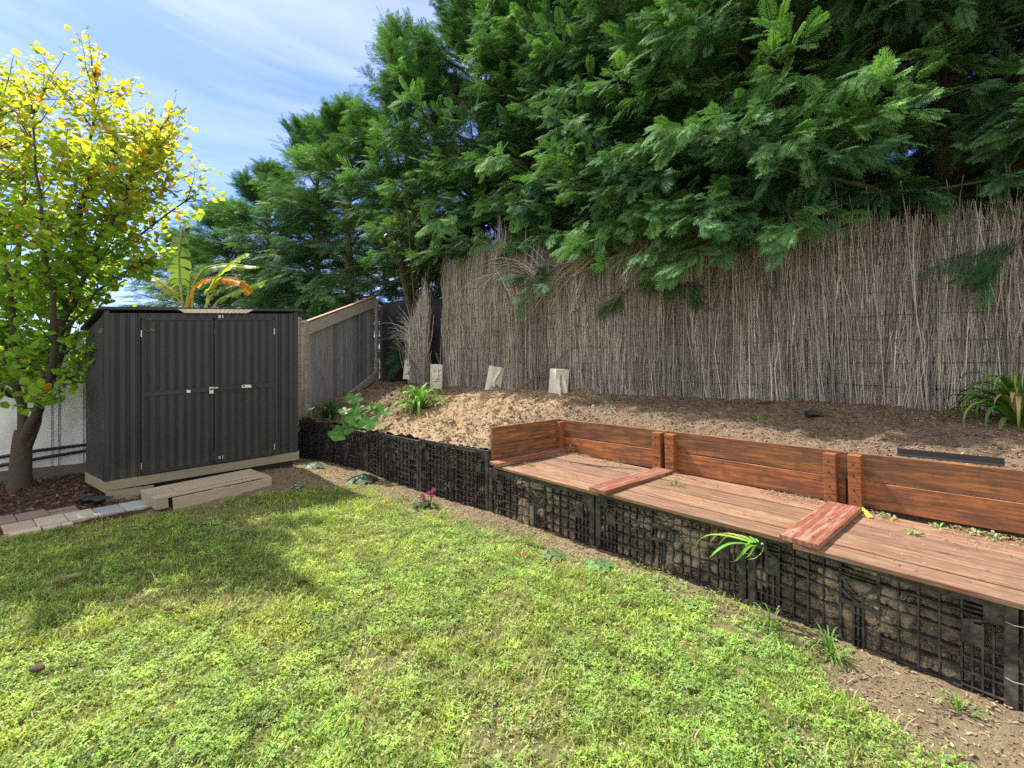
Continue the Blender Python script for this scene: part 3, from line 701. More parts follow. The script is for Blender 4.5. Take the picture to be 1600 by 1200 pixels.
def reed(name, label, s0, s1, per_m, off=0, zlo=.96, lean=0.0, top=None, tone=1., wires=(1.22, 1.45, 1.68, 1.92, 2.16, 2.40, 2.64)):
    t = thing(name, label, 'reed fence', tuple(F0+FD*s0+FN*off))
    tp = top or topz
    mb = MB(); L_ = s1-s0
    for lay in range(4):
        n = int(per_m*L_)
        s = R.uniform(s0, s1, n); T = tp(s)+R.normal(0, .06, n) + np.where(R.random(n) < .04, R.uniform(0, .35, n), 0)
        clump = (fbm(s*9, s*0+lay, 17+lay)-.5)
        z0 = zlo + (T-zlo)*R.choice((0, 0, .25, .45, .6, .75), n)*R.uniform(.8, 1.1, n) + R.normal(0, .03, n)
        ln = R.uniform(.45, 1.1, n); z1 = np.minimum(z0+ln, T); z0 = np.minimum(z0, z1-.25)
        w0 = off-.01-.02*R.random(n)*(lay/2)-(.02+.085*clump)*(lay > 0)+.02*(3-lay)/3
        dx = R.normal(0, .034, n)+np.where(R.random(n) < .05, R.normal(0, .12, n), 0)+lean*(z1-z0)*1.0 + (fbm(s*2.3, s*0, 61)-.5)*.12*(z1-z0)
        lz = lean*(z0-1.0)
        p0 = fp(s+lz, z0, w0); p1 = fp(s+lz+dx, z1, w0+R.normal(0, .012, n))
        col = reedcols(n)*tone*(1+1.1*(fbm(s*3.5, z0*1.5+lay, 5)-.5))[:, None]
        sticks(mb, p0, p1, R.uniform(.0018, .0056, n), col, R.normal(0, .026, (n, 3)))
    # dark core sheet; shade between the reeds is put into its colour
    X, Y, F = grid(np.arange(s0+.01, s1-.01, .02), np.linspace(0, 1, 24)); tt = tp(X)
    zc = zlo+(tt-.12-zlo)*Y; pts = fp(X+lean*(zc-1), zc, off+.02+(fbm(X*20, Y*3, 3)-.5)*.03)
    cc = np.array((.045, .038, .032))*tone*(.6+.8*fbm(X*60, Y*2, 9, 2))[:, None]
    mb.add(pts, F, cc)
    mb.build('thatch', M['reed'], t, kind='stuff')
    for zz in wires:
        ss = np.linspace(s0, s1, max(12, int(L_*22))); w_ = off-.075+.018*fbm(ss*6, ss*0, 4)
        zr = zz+.05*(fbm(ss*.9, ss*0+zz*9, 6)-.5)*2+.035*(fbm(ss*6, ss*0+zz*5, 16)-.5)
        mb = MB(); mb.tube(fp(ss+lean*(zr-1), zr, w_), .002, 4, cap=False); mb.build('wire', M['wire'], t)
    return t
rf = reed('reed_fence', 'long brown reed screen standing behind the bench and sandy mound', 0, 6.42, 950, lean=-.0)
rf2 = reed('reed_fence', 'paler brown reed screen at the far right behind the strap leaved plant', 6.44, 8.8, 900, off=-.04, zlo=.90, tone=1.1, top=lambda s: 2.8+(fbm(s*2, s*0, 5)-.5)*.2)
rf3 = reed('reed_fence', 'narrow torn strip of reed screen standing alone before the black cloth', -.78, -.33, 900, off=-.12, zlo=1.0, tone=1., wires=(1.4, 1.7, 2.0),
           top=lambda s: np.interp(s, (-.78, -.6, -.45, -.36, -.33), (1.9, 2.3, 2.55, 2.8, 2.6)))
# loose bent twigs on the torn ends
def arcs(t, specs, nm='loose_twigs'):
    mb = MB()
    for (s, z, w_, ds, dz, dw, n, r) in specs:
        for k in range(n):
            a = fp(np.array([s+R.normal(0, .05)]), np.array([z+R.normal(0, .08)]), np.array([w_+R.normal(0, .015)]))[0]
            l_ = R.uniform(.5, 1.15); e = np.array((ds+R.normal(0, .14), dz+R.normal(0, .12), dw+R.normal(0, .06)))*l_
            pts = [a + FD*e[0]*q + Z3*(e[1]*q - .25*abs(e[0])*q*q*0) + Z3*(.16*math.sin(PI*q*.9)*l_*abs(ds)*1.2) + FN*e[2]*q for q in np.linspace(0, 1, 6)]
            mb.tube(pts, np.linspace(r, r*.35, 6), 4, tuple(reedcols(1)[0]*1.25), cap=False)
    mb.build(nm, M['reed'], t)
arcs(rf3, [(-.74, 2.0, -.15, -.28, .25, -.05, 26, .004), (-.76, 1.85, -.15, -.55, -.02, -.1, 26, .004), (-.40, 1.2, -.18, -.45, .65, -.12, 22, .004), (-.38, 1.3, -.15, .18, .9, -.1, 12, .003)])
arcs(rf, [(2.0, 2.75, -.1, -.9, .12, -.05, 40, .004), (2.75, 2.9, -.1, -.75, -.55, -.08, 60, .004), (3.2, 3.05, -.1, -.8, -.5, -.06, 45, .004), (1.3, 2.85, -.1, -.35, -.3, -.08, 30, .004), (1.6, 2.2, -.08, -.2, .7, -.05, 40, .004), (3.3, 2.5, -.08, .2, .5, -.05, 25, .004), (.8, 2.9, -.05, .1, .45, 0, 20, .004), (1.25, 3.1, -.05, -.05, .5, 0, 50, .004),
          (2.6, 2.3, -.1, .1, .6, -.05, 30, .004)])
# bamboo stakes of the screen
for s, zt, ln_ in ((.02, 2.98, .0), (.42, 3.02, 0), (.85, 3.1, 0.01), (1.12, 3.2, -.03), (1.52, 3.42, -.01), (1.78, 3.55, 0.), (1.9, 3.5, -.05), (2.45, 3.3, .0), (2.8, 3.1, 0), (3.42, 3.3, .0), (3.78, 3.1, -.03), (4.12, 3.5, .0), (4.42, 3.5, -.0), (4.68, 3.4, .0),
                   (4.98, 3.2, -.05), (5.28, 3.3, -.05), (5.52, 3.3, -.06), (5.78, 3.3, -.06), (6.05, 3.2, -.07), (6.36, 3.2, -.09), (7.0, 3.2, -.06), (5.12, 2.5, -.04)):
    off = -.085-.02*random.random(); par = rf if s < 6.45 else rf2; mb = MB()
    pts = [fp(np.array([s+ln_*(z-1.0)+.008*math.sin(z*5+s)]), np.array([z]), np.array([off]))[0] for z in np.linspace(.93, zt, 7)]
    mb.tube(pts, np.linspace(.0075, .005, 7)*random.uniform(.7, 1.1), 6, (random.uniform(.5, 1.1),)*3); mb.build('bamboo_stake', M['stake'], par, smooth=True)
# fallen branch leaning on the reed screen
mb = MB(); mb.tube([(.05, 7.0, 1.02), (.35, 6.95, 1.22), (.62, 6.8, 1.42), (.8, 6.72, 1.62)], (.018, .015, .011, .006), 7, (2.3, 2.0, 1.6)); mb.build('fallen_branch', M['bark'], label='dry bent branch leaning on the reed screen left of the stone legs', category='branch')

# ------------------------------------------------------------ carved stone blocks
def block(px, y, z0, wd, dp, ht, rz, ty, fn, label):
    nx, nz_ = 30, 48; X, Zg, F = grid(np.linspace(0, 1, nx), np.linspace(0, 1, nz_))
    dsp = fn(X, Zg)*1.5 + (fbm(X*9, Zg*16, 3)-.5)*.006
    edge = np.minimum(np.minimum(X, 1-X), np.minimum(Zg, 1-Zg)); dsp = np.where(edge < .001, 0, dsp)
    V = np.stack([(X-.5)*wd, -dsp, Zg*ht], -1)
    mb = MB(); mb.add(V, F)
    c = [(-wd/2, 0, 0), (wd/2, 0, 0), (wd/2, 0, ht), (-wd/2, 0, ht), (-wd/2, dp, 0), (wd/2, dp, 0), (wd/2, dp, ht), (-wd/2, dp, ht)]
    mb.add(c, [(1, 5, 6, 2), (4, 0, 3, 7), (3, 2, 6, 7), (5, 4, 7, 6), (0, 4, 5, 1)])
    o = mb.build('carved_block', M['conc'], label=label, category='carved block', group='pale carved stone blocks in a row')
    o.location = ((px-800)/740*y, y, z0); o.rotation_euler = (0.08, ty, rz)
def face(X, Z_):   # abstract carved profile: brow, long nose, lips
    n = .03*np.exp(-((X-.5)/.10)**2)*sstep(.38, .45, Z_)*sstep(.85, .6, Z_)
    e = -.03*np.exp(-(((X-.3)/.12)**2+((Z_-.72)/.05)**2)) - .03*np.exp(-(((X-.7)/.12)**2+((Z_-.72)/.05)**2))
    l = -.03*np.exp(-(((X-.5)/.25)**2+((Z_-.27)/.03)**2)) - .02*np.exp(-(((X-.55)/.2)**2+((Z_-.38)/.02)**2))
    return n+e+l
def swirl(X, Z_):
    c = .62+.16*np.cos(Z_*7); return -.035*np.exp(-((X-c)/.05)**2)*sstep(.1, .2, Z_)*sstep(.8, .7, Z_) + .02*np.exp(-((X-c+.15)/.1)**2)*sstep(.1, .3, Z_) - .03*np.exp(-(((X-.45)/.3)**2+((Z_-.2)/.03)**2))
def legs(X, Z_):
    a = .05*np.exp(-((X-.22)/.13)**2)*sstep(.8, .3, Z_) + .06*np.exp(-((X-.66)/.14)**2)*sstep(.85, .3, Z_)
    foot = .10*np.exp(-(((X-.15)/.16)**2+((Z_-.06)/.09)**2)) + .13*np.exp(-(((X-.66)/.17)**2+((Z_-.06)/.10)**2))
    gap = -.08*np.exp(-((X-.45)/.05)**2)*sstep(.85, .7, Z_)
    return a+foot+gap
block(638, 8.6, 1.12, .19, .12, .34, .25, .10, face, 'small tan carved block half hidden behind the strap leaves, nearest the black cloth')
block(683, 7.95, .99, .17, .14, .40, .45, 0, face, 'upright narrow carved block standing at the left corner of the long reed screen')
block(772, 7.4, .95, .20, .14, .42, .55, .16, swirl, 'carved block tilting to one side on top of the sandy mound')
block(876, 6.55, .925, .22, .15, .42, .5, .03, legs, 'whitest carved block, with two rounded legs and feet, above the bench corner')

# ------------------------------------------------------------ plants
def strap_clump(name, label, x, y, z, n, L0, wd, cols, lean=(0, 0), up=1.0, cat='plant', group=None, spread=1.0):
    mb = MB()
    for k in range(n):
        az = R.uniform(0, 2*PI); l_ = L0*R.uniform(.6, 1.1); el = R.uniform(.35, 1.35)*up
        d = np.array((math.cos(az), math.sin(az), 0)); side = np.array((-d[1], d[0], 0)); m_ = 9
        c = np.array((x, y, z)) + d*R.uniform(0, .04); V = []; ww = wd*R.uniform(.7, 1.15); pt = c.copy(); an = el
        col = np.array(cols[R.integers(len(cols))])*R.uniform(.8, 1.2)
        for i in range(m_+1):
            t = i/m_; prof = ww*(min(1, .55+t*3)*(1-t**3)+.02)
            fold = np.array((0, 0, -.25*prof))
            V += [pt-side*prof/2-fold*.8, pt+fold*.2, pt+side*prof/2-fold*.8]
            pt = pt+(d*math.cos(an)*spread+Z3*math.sin(an)+np.array((*lean, 0))*.3)*l_/m_; an -= (.9+R.uniform(0, .5))*t*1.1*.35*2
        F = []
        for i in range(m_):
            a = i*3; F += [(a, a+1, a+4, a+3), (a+1, a+2, a+5, a+4)]
        br = np.array((.38, .30, .14)); tw = np.repeat(np.clip((np.linspace(0, 1, m_+1)-R.uniform(.75, 1.1))*4, 0, 1), 3)[:, None]; lt = R.uniform(.9, 1.25, (3*(m_+1), 1))
        if R.random() < .07: col = br*R.uniform(.7, 1.3)
        mb.add(V, F, (col*lt)*(1-tw)+br*tw)
    t = thing(name, label, cat, (x, y, z), group); mb.build('leaves', M['strap'], t, smooth=True); return t
G1 = [(.05, .14, .025), (.08, .2, .03), (.035, .10, .02)]; G2 = [(.03, .09, .025), (.045, .12, .03)]; G3 = [(.10, .24, .03), (.07, .17, .03), (.14, .28, .05)]
def bpt(px, y, dz=0):
    x = (px-800)/740*y; a, b = ab(np.array([x]), np.array([y])); return x, y, float(bedz(a, b)[0])+dz
x, y, z = bpt(516, 6.95); strap_clump('strap_leaf_plant', 'dark green arching clump at the foot of the grey paling fence', x, y, z-.02, 90, .48, .022, G2, up=1.2)
x, y, z = bpt(655, 6.7); strap_clump('strap_leaf_plant', 'bright strap leaved clump sprawling on the mound before the small tan block', x, y, z-.02, 75, .62, .04, G3, up=1.15)
x, y, z = bpt(1592, 3.75); strap_clump('strap_leaf_plant', 'large glossy strap leaved clump at the far right against the reed screen', x, y, z-.03, 64, .72, .05, G3, up=1.2)
strap_clump('strap_leaf_plant', 'thin dark arching tuft spilling over the end crate beside the shed', -3.33, 7.0, .50, 45, .40, .014, G2, up=.9)
c = P(2.50, 2.93, .40); strap_clump('strap_leaf_plant', 'lime green blades poking out between crate and seat below the red cover board', c[0]-.03, c[1]-.04, c[2]+.03, 9, .21, .024, [(.2, .38, .05), (.12, .3, .03)], lean=(-2.9, .6), up=.30)
# tiny weeds and tufts
def weed(label, x, y, z, n=14, h=.07, cols=G3, wd=.008, group=None): return strap_clump('small_weed', label, x, y, z, n, h, wd, cols, up=1.2, cat='weed', group=group)
c = P(.34, 3.18, .473); weed('small green weed on the first seat, near the left end panel', *c, 14, .06)
c = P(1.66, 3.55, .476); weed('spiky grass tuft on the middle seat, right of the first joint', *c, 22, .11, wd=.005)
c = P(.24, 3.86, .473); weed('thin weed climbing the first bench post', *c, 10, .16, wd=.006)
for k, (a, b, lab) in enumerate(((2.98, 3.83, 'first flat weed along the third back board'), (3.12, 3.60, 'pale weed lying alone on the third seat'), (3.20, 3.86, 'weed at the middle of the third back board'), (3.36, 3.86, 'curled weed further along the third back board'), (3.44, 3.86, 'palest weed furthest along the third back board'))):
    c = P(a, b, .473); weed(lab, *c, 10, .05, [(.22, .36, .12), (.3, .38, .22)], .014)
x, y, z = bpt(1235, 5.15); weed('bright feathery tuft growing at the foot of the reed screen', x, y, z, 60, .20, [(.10, .24, .02)], .006)
x, y, z = bpt(1452, 4.6); weed('small weed with round leaves against the bamboo stake', x, y, z+.06, 10, .12, [(.15, .35, .06)], .03)
for k, (px, yy, lab) in enumerate(((953, 5.6, 'tiny weed behind the first bench back'), (705, 7.2, 'weed right of the narrow upright block'), (748, 6.4, 'low weed on the sandy mound below the tilted block'), (1184, 4.45, 'bright seedling behind the second bench back'), (680, 5.9, 'yellow green seedling on the dark side of the mound'), (960, 6.1, 'tiny seedling in the mulch left of the reed stakes'))):
    x, y, z = bpt(px, yy); weed(lab, x, y, z-.005, 16, .07, [(.12, .28, .04)], .014)
for k, (x, y, n, h, lab) in enumerate(((-.45, 4.28, 20, .09, 'low weed at the base of the tall crate near the purple flowers'), (2.05, 1.62, 16, .20, 'leggy weed in the bare soil near the last full crate'), (1.62, 2.42, 30, .2, 'straggly grass in the hollow before the V brace crate'), (1.9, 2.02, 14, .14, 'sprawling weed at the foot of the near crate'), (-2.6, 6.3, 16, .1, 'leafy weed beside the far crates'),
                                     (.18, 3.78, 20, .10, 'weed with pale leaves on the soil before the first bench crate'), (1.45, 2.64, 18, .22, 'tall grass stalks at the joint below the lime blades'), (-1.15, 5.0, 16, .14, 'yellow grass leaning on the crate with three centre bars'))):
    weed(lab, x, y, float(gz(np.array([x]), np.array([y]))[0]), n, h, G3, .009)
# broad leaf plants
def lobed_leaf(mb, c, nrm, fwd, sz, col, lobes=5, depth=.2, cup=.15, n=20):
    nrm = np.asarray(nrm, float); nrm /= np.linalg.norm(nrm); fwd = np.asarray(fwd, float); fwd = fwd-nrm*np.dot(fwd, nrm); fwd /= np.linalg.norm(fwd)+1e-9; sd = np.cross(nrm, fwd)
    V = [c]
    for i in range(n):
        t = 2*PI*i/n; r = sz*(1-depth*.5+depth*.5*math.cos(lobes*t))*(1-.45*max(0, math.cos(t-PI))**6)
        V.append(c+fwd*r*math.cos(t)+sd*r*math.sin(t)+nrm*(cup*sz*(.5+.5*math.cos(lobes*t+1))))
    F = [(0, 1+i, 1+(i+1) % n) for i in range(n)]
    mb.add(V, F, col)
px0 = bpt(545, 6.1); base = np.array(px0)
t = thing('pumpkin_plant', 'broad leaved green vine spilling over the black crates at the left', 'plant', tuple(base))
lv = MB(); stq = MB()
for (px, py, yy, s_) in ((553, 622, 6.2, .13), (575, 640, 6.15, .15), (590, 637, 6.2, .13), (600, 645, 6.1, .12), (550, 652, 6.0, .14), (563, 662, 5.95, .13), (577, 660, 5.9, .15), (545, 668, 5.9, .11), (532, 672, 5.88, .10), (527, 680, 5.92, .12), (540, 642, 6.1, .10), (558, 637, 6.1, .11)):
    c = np.array(((px-800)/740*yy, yy, 1.5-(py-560)/740*yy)); nr = (R.normal(0, .35), -.55+R.normal(0, .25), .75)
    lobed_leaf(lv, c, nr, (R.normal(0, .5), -1, -.3), s_, np.array((.06, .16, .03))*R.uniform(.8, 1.5), 5, .25)
    stq.tube([base+np.array((R.normal(0, .03), R.normal(0, .03), -.03)), (base+c)/2+Z3*.05, c], (.008, .006, .005), 5, (.12, .25, .05), cap=False)
lv.build('leaves', M['leaf'], t, smooth=True); stq.build('stems', M['leaf'], t)
def rosette(label, x, y, r, n, col, name='rosette_plant'):
    z = float(gz(np.array([x]), np.array([y]))[0]); t = thing(name, label, 'plant', (x, y, z)); mb = MB()
    for k in range(n):
        az = k*2.4; rr = r*math.sqrt((k+.5)/n); c = np.array((x+rr*math.cos(az), y+rr*math.sin(az), z+.05*(1-rr/r)+.02))
        lobed_leaf(mb, c, (math.cos(az)*.5, math.sin(az)*.5, 1), (math.cos(az), math.sin(az), -.2), r*.30, np.array(col)*R.uniform(.75, 1.25), 2, .1, .1, 12)
    mb.build('leaves', M['strap'], t); return t
rosette('round silvery green rosette on the soil at the foot of the crates', -1.80, 5.72, .17, 26, (.06, .11, .07))
rosette('small blue green rosette nearer the shed than the silvery one', -2.55, 6.1, .12, 18, (.11, .17, .12))
rosette('pale leafy rosette in front of the middle bench crate', .62, 3.38, .10, 16, (.13, .25, .10))
rosette('sprawling pale leaves on the bare soil below the first bench crate', .30, 3.58, .09, 14, (.12, .2, .09))
rosette('frosty blue green weed on the lawn beside the pallet step end', -2.38, 5.25, .08, 12, (.2, .27, .22))
# purple flowers
fx, fy = -.86, 4.76; fz = float(gz(np.array([fx]), np.array([fy]))[0]); t = thing('flower_plant', 'small plant with purple magenta flowers at the crate foot', 'flowers', (fx, fy, fz))
mb = MB(); lf = MB()
for k in range(22):
    az = R.uniform(0, 6.28); rr = R.uniform(.01, .12); lobed_leaf(lf, np.array((fx+rr*math.cos(az), fy+rr*math.sin(az), fz+R.uniform(.02, .07))), (math.cos(az)*.4, math.sin(az)*.4, 1), (math.cos(az), math.sin(az), 0), .03, np.array((.05, .13, .04)), 2, .1)
lf.build('leaves', M['leaf'], t)
for (dx, dz) in ((-.05, .05), (-.02, .09), (-.035, .13), (.03, .16), (.06, .13), (.075, .19), (.0, .06), (.06, .17)):
    mb = MB(); c = np.array((fx+dx, fy-.03, fz+dz)); lobed_leaf(mb, c, (R.normal(0, .3), -1, .5), (0, 0, 1), .026, (.30, .02, .16), 5, .35, .2)
    lobed_leaf(mb, c+np.array((0, -.004, 0)), (0, -1, .5), (0, 0, 1), .008, (.5, .3, .1), 5, .2, .2); mb.tube([np.array((fx+dx*.5, fy, fz)), c], .002, 4, (.05, .15, .04)); mb.build('flower', M['petal'], t)

# ------------------------------------------------------------ bits lying about
x, y, z = bpt(1272, 4.35); mb = MB(); mb.tube([(x-.07, y, z+.035), (x-.02, y, z+.04), (x+.02, y-.01, z+.035), (x+.09, y-.03, z+.015), (x+.15, y-.05, z+.004)], (.028, .03, .024, .014, .008), 10); mb.build('hose_nozzle', M['hose'], label='black tapered nozzle lying in the mulch before the black plastic strip', category='nozzle', smooth=True)
mb = MB(); s_ = np.linspace(4.95, 5.72, 14); V = []
for q in s_:
    for ww, zz in ((-.12, 1.035), (-.26, 1.03), (-.30, .985)): V.append(fp(np.array([q]), np.array([zz+.01*math.sin(q*30)-.03*(q-4.95)]), np.array([ww+.008*math.sin(q*17)]))[0])
mb.add(V, [(3*i+j, 3*i+j+1, 3*i+j+4, 3*i+j+3) for i in range(13) for j in range(2)]); o_ = mb.build('plastic_strip', M['hose'], label='flat strip of black plastic at the foot of the reed screen', category='plastic strip'); sm = o_.modifiers.new('s', 'SOLIDIFY'); sm.thickness = .004
mb = MB(); mb.bar(P(2.98, 4.03, .858), P(3.48, 4.03, .867), .05, .006); mb.bar(P(2.98, 4.055, .878), P(3.48, 4.055, .887), .006, .04); mb.build('angle_strip', M['hose'], label='black angle strip lying along the top of the third bench back', category='edging strip')
mb = MB(); mb.tube([P(-1.45, 4.35, .96), P(-2.6, 4.05, .92), P(-3.3, 3.8, .83)], (.009, .008, .006), 6, (3.5, 3, 2.3)); mb.build('garden_cane', M['bark'], label='thin pale cane lying across the bed below the black cloth', category='cane')
mb = MB(); mb.tube([P(.55, 3.52, .49), P(.85, 3.62, .485), P(1.2, 3.75, .49)], (.004, .005, .003), 5, (1.2, 1, .8)); mb.build('dry_twig', M['bark'], label='thin dark twig lying across the first seat', category='twig')
x, y = -2.30, 4.0
for k, (px, py, s_, cc, lab, cat) in enumerate(((263, 960, .016, (1.2, .9, .6), 'rough brown cone on the lawn, left of centre', 'cone'), (58, 1056, .020, (.55, .45, .4), 'dark brown clod on the lawn near the lower left', 'clod'), (90, 916, .018, (1.4, 1, .7), 'round brown cone in the shaded grass near the pale stick', 'cone'), (145, 917, .014, (1., .8, .6), 'small dark cone to the right of the pale stick', 'cone'))):
    yy = 1110/(py-560); xx = (px-800)/740*yy; mb = MB()
    X_, Y_, F_ = grid(np.linspace(0, 2*PI, 15), np.linspace(0, PI, 9)); rr = s_*(.8+.5*fbm(X_*3+k*5, Y_*4, 4, 2))
    V = np.stack([xx+1.5*rr*np.cos(Y_), yy+rr*np.sin(Y_)*np.cos(X_), .035+rr*.8*np.sin(Y_)*np.sin(X_)], -1); mb.add(V, F_, cc); mb.build('lawn_debris' if cat == 'clod' else 'seed_cone', M['bark_light'], label=lab, category=cat)
yy = 1110/(909-560); xx = (110-800)/740*yy; mb = MB(); mb.bar((xx-.04, yy-.02, .035), (xx+.05, yy+.03, .04), .022, .012); mb.build('wood_chip', M['timber'], label='pale flat stick lying in the shaded grass near the pavers', category='stick')
for k, (px, py, zz, cc, lab) in enumerate(((815, 868, .03, (.45, .18, .08), 'rusty orange dead leaf on the soil before the bench'), (1178, 610, None, (.5, .18, .05), 'orange dead leaf caught'), (1347, 800, .48, (.5, .5, .08), 'long yellow leaf beside the second pair of bench posts'))):
    if zz is None: continue
    yy = 740*(1.5-zz)/(py-560); xx = (px-800)/740*yy; mb = MB(); 
    if k == 2: mb.add([(xx-.035, yy-.10, .475), (xx-.01, yy-.11, .485), (xx+.04, yy+.05, .50), (xx+.01, yy+.06, .49)], [(0, 1, 2, 3)], cc)
    else: lobed_leaf(mb, np.array((xx, yy, zz)), (.2, -.3, 1), (0, 1, 0), .035, cc, 5, .4, .4)
    o_ = mb.build('fallen_leaf', M['petal'], label=lab, category='fallen leaf'); sm = o_.modifiers.new('s', 'SOLIDIFY'); sm.thickness = .001
mb = MB(); X_, Y_, F_ = grid(np.linspace(0, 1, 24), np.linspace(0, 1, 8)); xx = -4.50+X_*.34; yy = 4.90-.05*X_+(Y_-.5)*.10*(1+X_); mb.add(np.stack([xx, yy, .04+.05*fbm(X_*6, Y_*4, 3)], -1), F_); o_ = mb.build('weed_mat', M['cloth'], label='crumpled black weed mat between the mulch and pavers', category='weed mat'); sm = o_.modifiers.new('s', 'SOLIDIFY'); sm.thickness = .003

# ------------------------------------------------------------ chips, clods, grass (stuff)
def scatter_quads(pts, size, cols, flat=.5, asp=2.2):
    n = len(pts); az = R.uniform(0, 2*PI, n); l_ = size*R.uniform(.5, 1.4, n); ww = l_/asp/R.uniform(.7, 1.5, n)
    d = np.stack([np.cos(az), np.sin(az), R.normal(0, flat*.5, n)], -1); d /= np.linalg.norm(d, axis=1)[:, None]
    s = np.stack([-np.sin(az), np.cos(az), R.normal(0, flat*.6, n)], -1)
    nn = np.cross(d, s); th = (ww*.25)[:, None]*nn
    a = d*l_[:, None]/2; b = s*ww[:, None]/2
    V = np.stack([pts-a-b, pts+a-b*.7, pts+a*.9+b, pts-a+b*.8, pts-a*.9-b+th, pts+a*.8-b*.6+th, pts+a*.8+b*.8+th, pts-a*.8+b*.7+th], 1)
    F = np.array([(4, 5, 6, 7), (0, 1, 5, 4), (1, 2, 6, 5), (2, 3, 7, 6), (3, 0, 4, 7)])[None]+(np.arange(n)*8)[:, None, None]
    return MB().add(V.reshape(-1, 3), F.reshape(-1, 4), np.repeat(cols, 8, 0))
n = 80000; A = R.uniform(-4.8, 5.2, n); B = R.uniform(2.4, 6.1, n)
ok = (B > bf(A)+.1) & (B < bfen(A)-.02) & (A > aleft(B)+.1) & ~((A > -.02) & (B < 4.02))
A = A[ok]; B = B[ok]; p = O+A[:, None]*E+B[:, None]*Nn; p[:, 2] = bedz(A, B)+.004
near = sstep(1.0, .2, bfen(A)-B)+.25*fbm(A*3, B*3, 5); kp = R.random(len(A)) < np.where(A > -1, .35+.65*near, .14); p = p[kp]
pal = np.array([(.36, .17, .08), (.20, .11, .065), (.42, .25, .14), (.10, .07, .055), (.34, .28, .21), (.15, .11, .08)]); cc = pal[R.integers(0, 6, len(p))]*R.uniform(.7, 1.3, (len(p), 1))
scatter_quads(p, .02, cc, .5, 2.5).build('bark_mulch', M['chip'], kind='stuff', label='orange brown bark chips scattered along the foot of the reed screen')
# clods
def clods(pts, size, cols):
    ph = (1+5**.5)/2; iv = np.array([(-1, ph, 0), (1, ph, 0), (-1, -ph, 0), (1, -ph, 0), (0, -1, ph), (0, 1, ph), (0, -1, -ph), (0, 1, -ph), (ph, 0, -1), (ph, 0, 1), (-ph, 0, -1), (-ph, 0, 1)])/1.9
    fi = np.array([(0, 11, 5), (0, 5, 1), (0, 1, 7), (0, 7, 10), (0, 10, 11), (1, 5, 9), (5, 11, 4), (11, 10, 2), (10, 7, 6), (7, 1, 8), (3, 9, 4), (3, 4, 2), (3, 2, 6), (3, 6, 8), (3, 8, 9), (4, 9, 5), (2, 4, 11), (6, 2, 10), (8, 6, 7), (9, 8, 1)])
    n = len(pts); V = iv[None]*R.uniform(.6, 1.3, (n, 12, 1))*size[:, None, None]*R.uniform(.6, 1.2, (n, 1, 3))
    V = V+pts[:, None]; F = fi[None]+(np.arange(n)*12)[:, None, None]
    return MB().add(V.reshape(-1, 3), F.reshape(-1, 3), np.repeat(cols, 12, 0))
n = 60000; A = R.uniform(-5, 5.2, n); B = R.uniform(2.4, 6.1, n)
ok = (B > bf(A)+.07) & (B < bfen(A)-.02) & (A > aleft(B)+.1) & ~((A > -.02) & (B < 4.02)); A = A[ok]; B = B[ok]
kp = R.random(len(A)) < np.where(A < .2, .95, .4)*(.25+.75*sstep(.42, .58, fbm(A*3, B*3, 19))); A = A[kp]; B = B[kp]
p = O+A[:, None]*E+B[:, None]*Nn; sz_ = np.minimum(R.pareto(1.9, len(A))*.004+.003, np.where(A < .1, .030, .012)); p[:, 2] = bedz(A, B)+sz_*.3
tone = np.where((A > -2.6) & (A < .2), 1.3, .6)[:, None]
clods(p, sz_, np.array((1, .96, .92))*tone*R.uniform(.55, 1.25, (len(A), 1))).build('soil_crumbs', M['soil'], kind='stuff', label='loose crumbs of earth over the raised bed')
n = 30000; S_ = R.uniform(0, arc[-1], n); aa_, _ = ab(np.interp(S_, arc, CX), np.interp(S_, arc, CY)); H_ = R.uniform(0, 1, n)*np.where(aa_ < 0, .52, .41)
dp = .062-(fbm(S_*5, H_*7, 4)-.40)*.16; dp = np.maximum(np.where(aa_ < 0, dp*.8+.02, dp), .006)+.004; kp = fbm(S_*7, H_*9, 14) > .36; p = np.stack([np.interp(S_, arc, CX), np.interp(S_, arc, CY), H_], -1)+Nn*dp[:, None]
clods(p[kp], np.minimum(R.pareto(1.8, kp.sum())*.004+.004, .020), np.ones((kp.sum(), 3))*R.uniform(.7, 1.5, (kp.sum(), 1))).build('soil_lumps', M['wallsoil'], kind='stuff', label='lumps of earth showing through the crate lattice')
# straw over the sandy mound
n = 16000; A = R.uniform(-4.6, .4, n); B = R.uniform(2.4, 5.4, n)
ok = (B > bf(A)+.08) & (B < bfen(A)-.02) & (A > aleft(B)+.1) & ~((A > -.02) & (B < 4.02)) & (R.random(n) < .2+.8*sstep(-3.0, -1.8, A)); A = A[ok]; B = B[ok]
p = O+A[:, None]*E+B[:, None]*Nn; p[:, 2] = bedz(A, B)+.006
cc = np.array([(.50, .40, .27), (.38, .29, .19), (.60, .50, .36), (.20, .14, .09)])[R.choice(4, len(p), p=(.35, .3, .15, .2))]*R.uniform(.7, 1.2, (len(p), 1))
scatter_quads(p, .026, cc, .7, 5.5).build('straw', M['chip'], kind='stuff', label='dry straw and fibre strewn over the sandy mound')
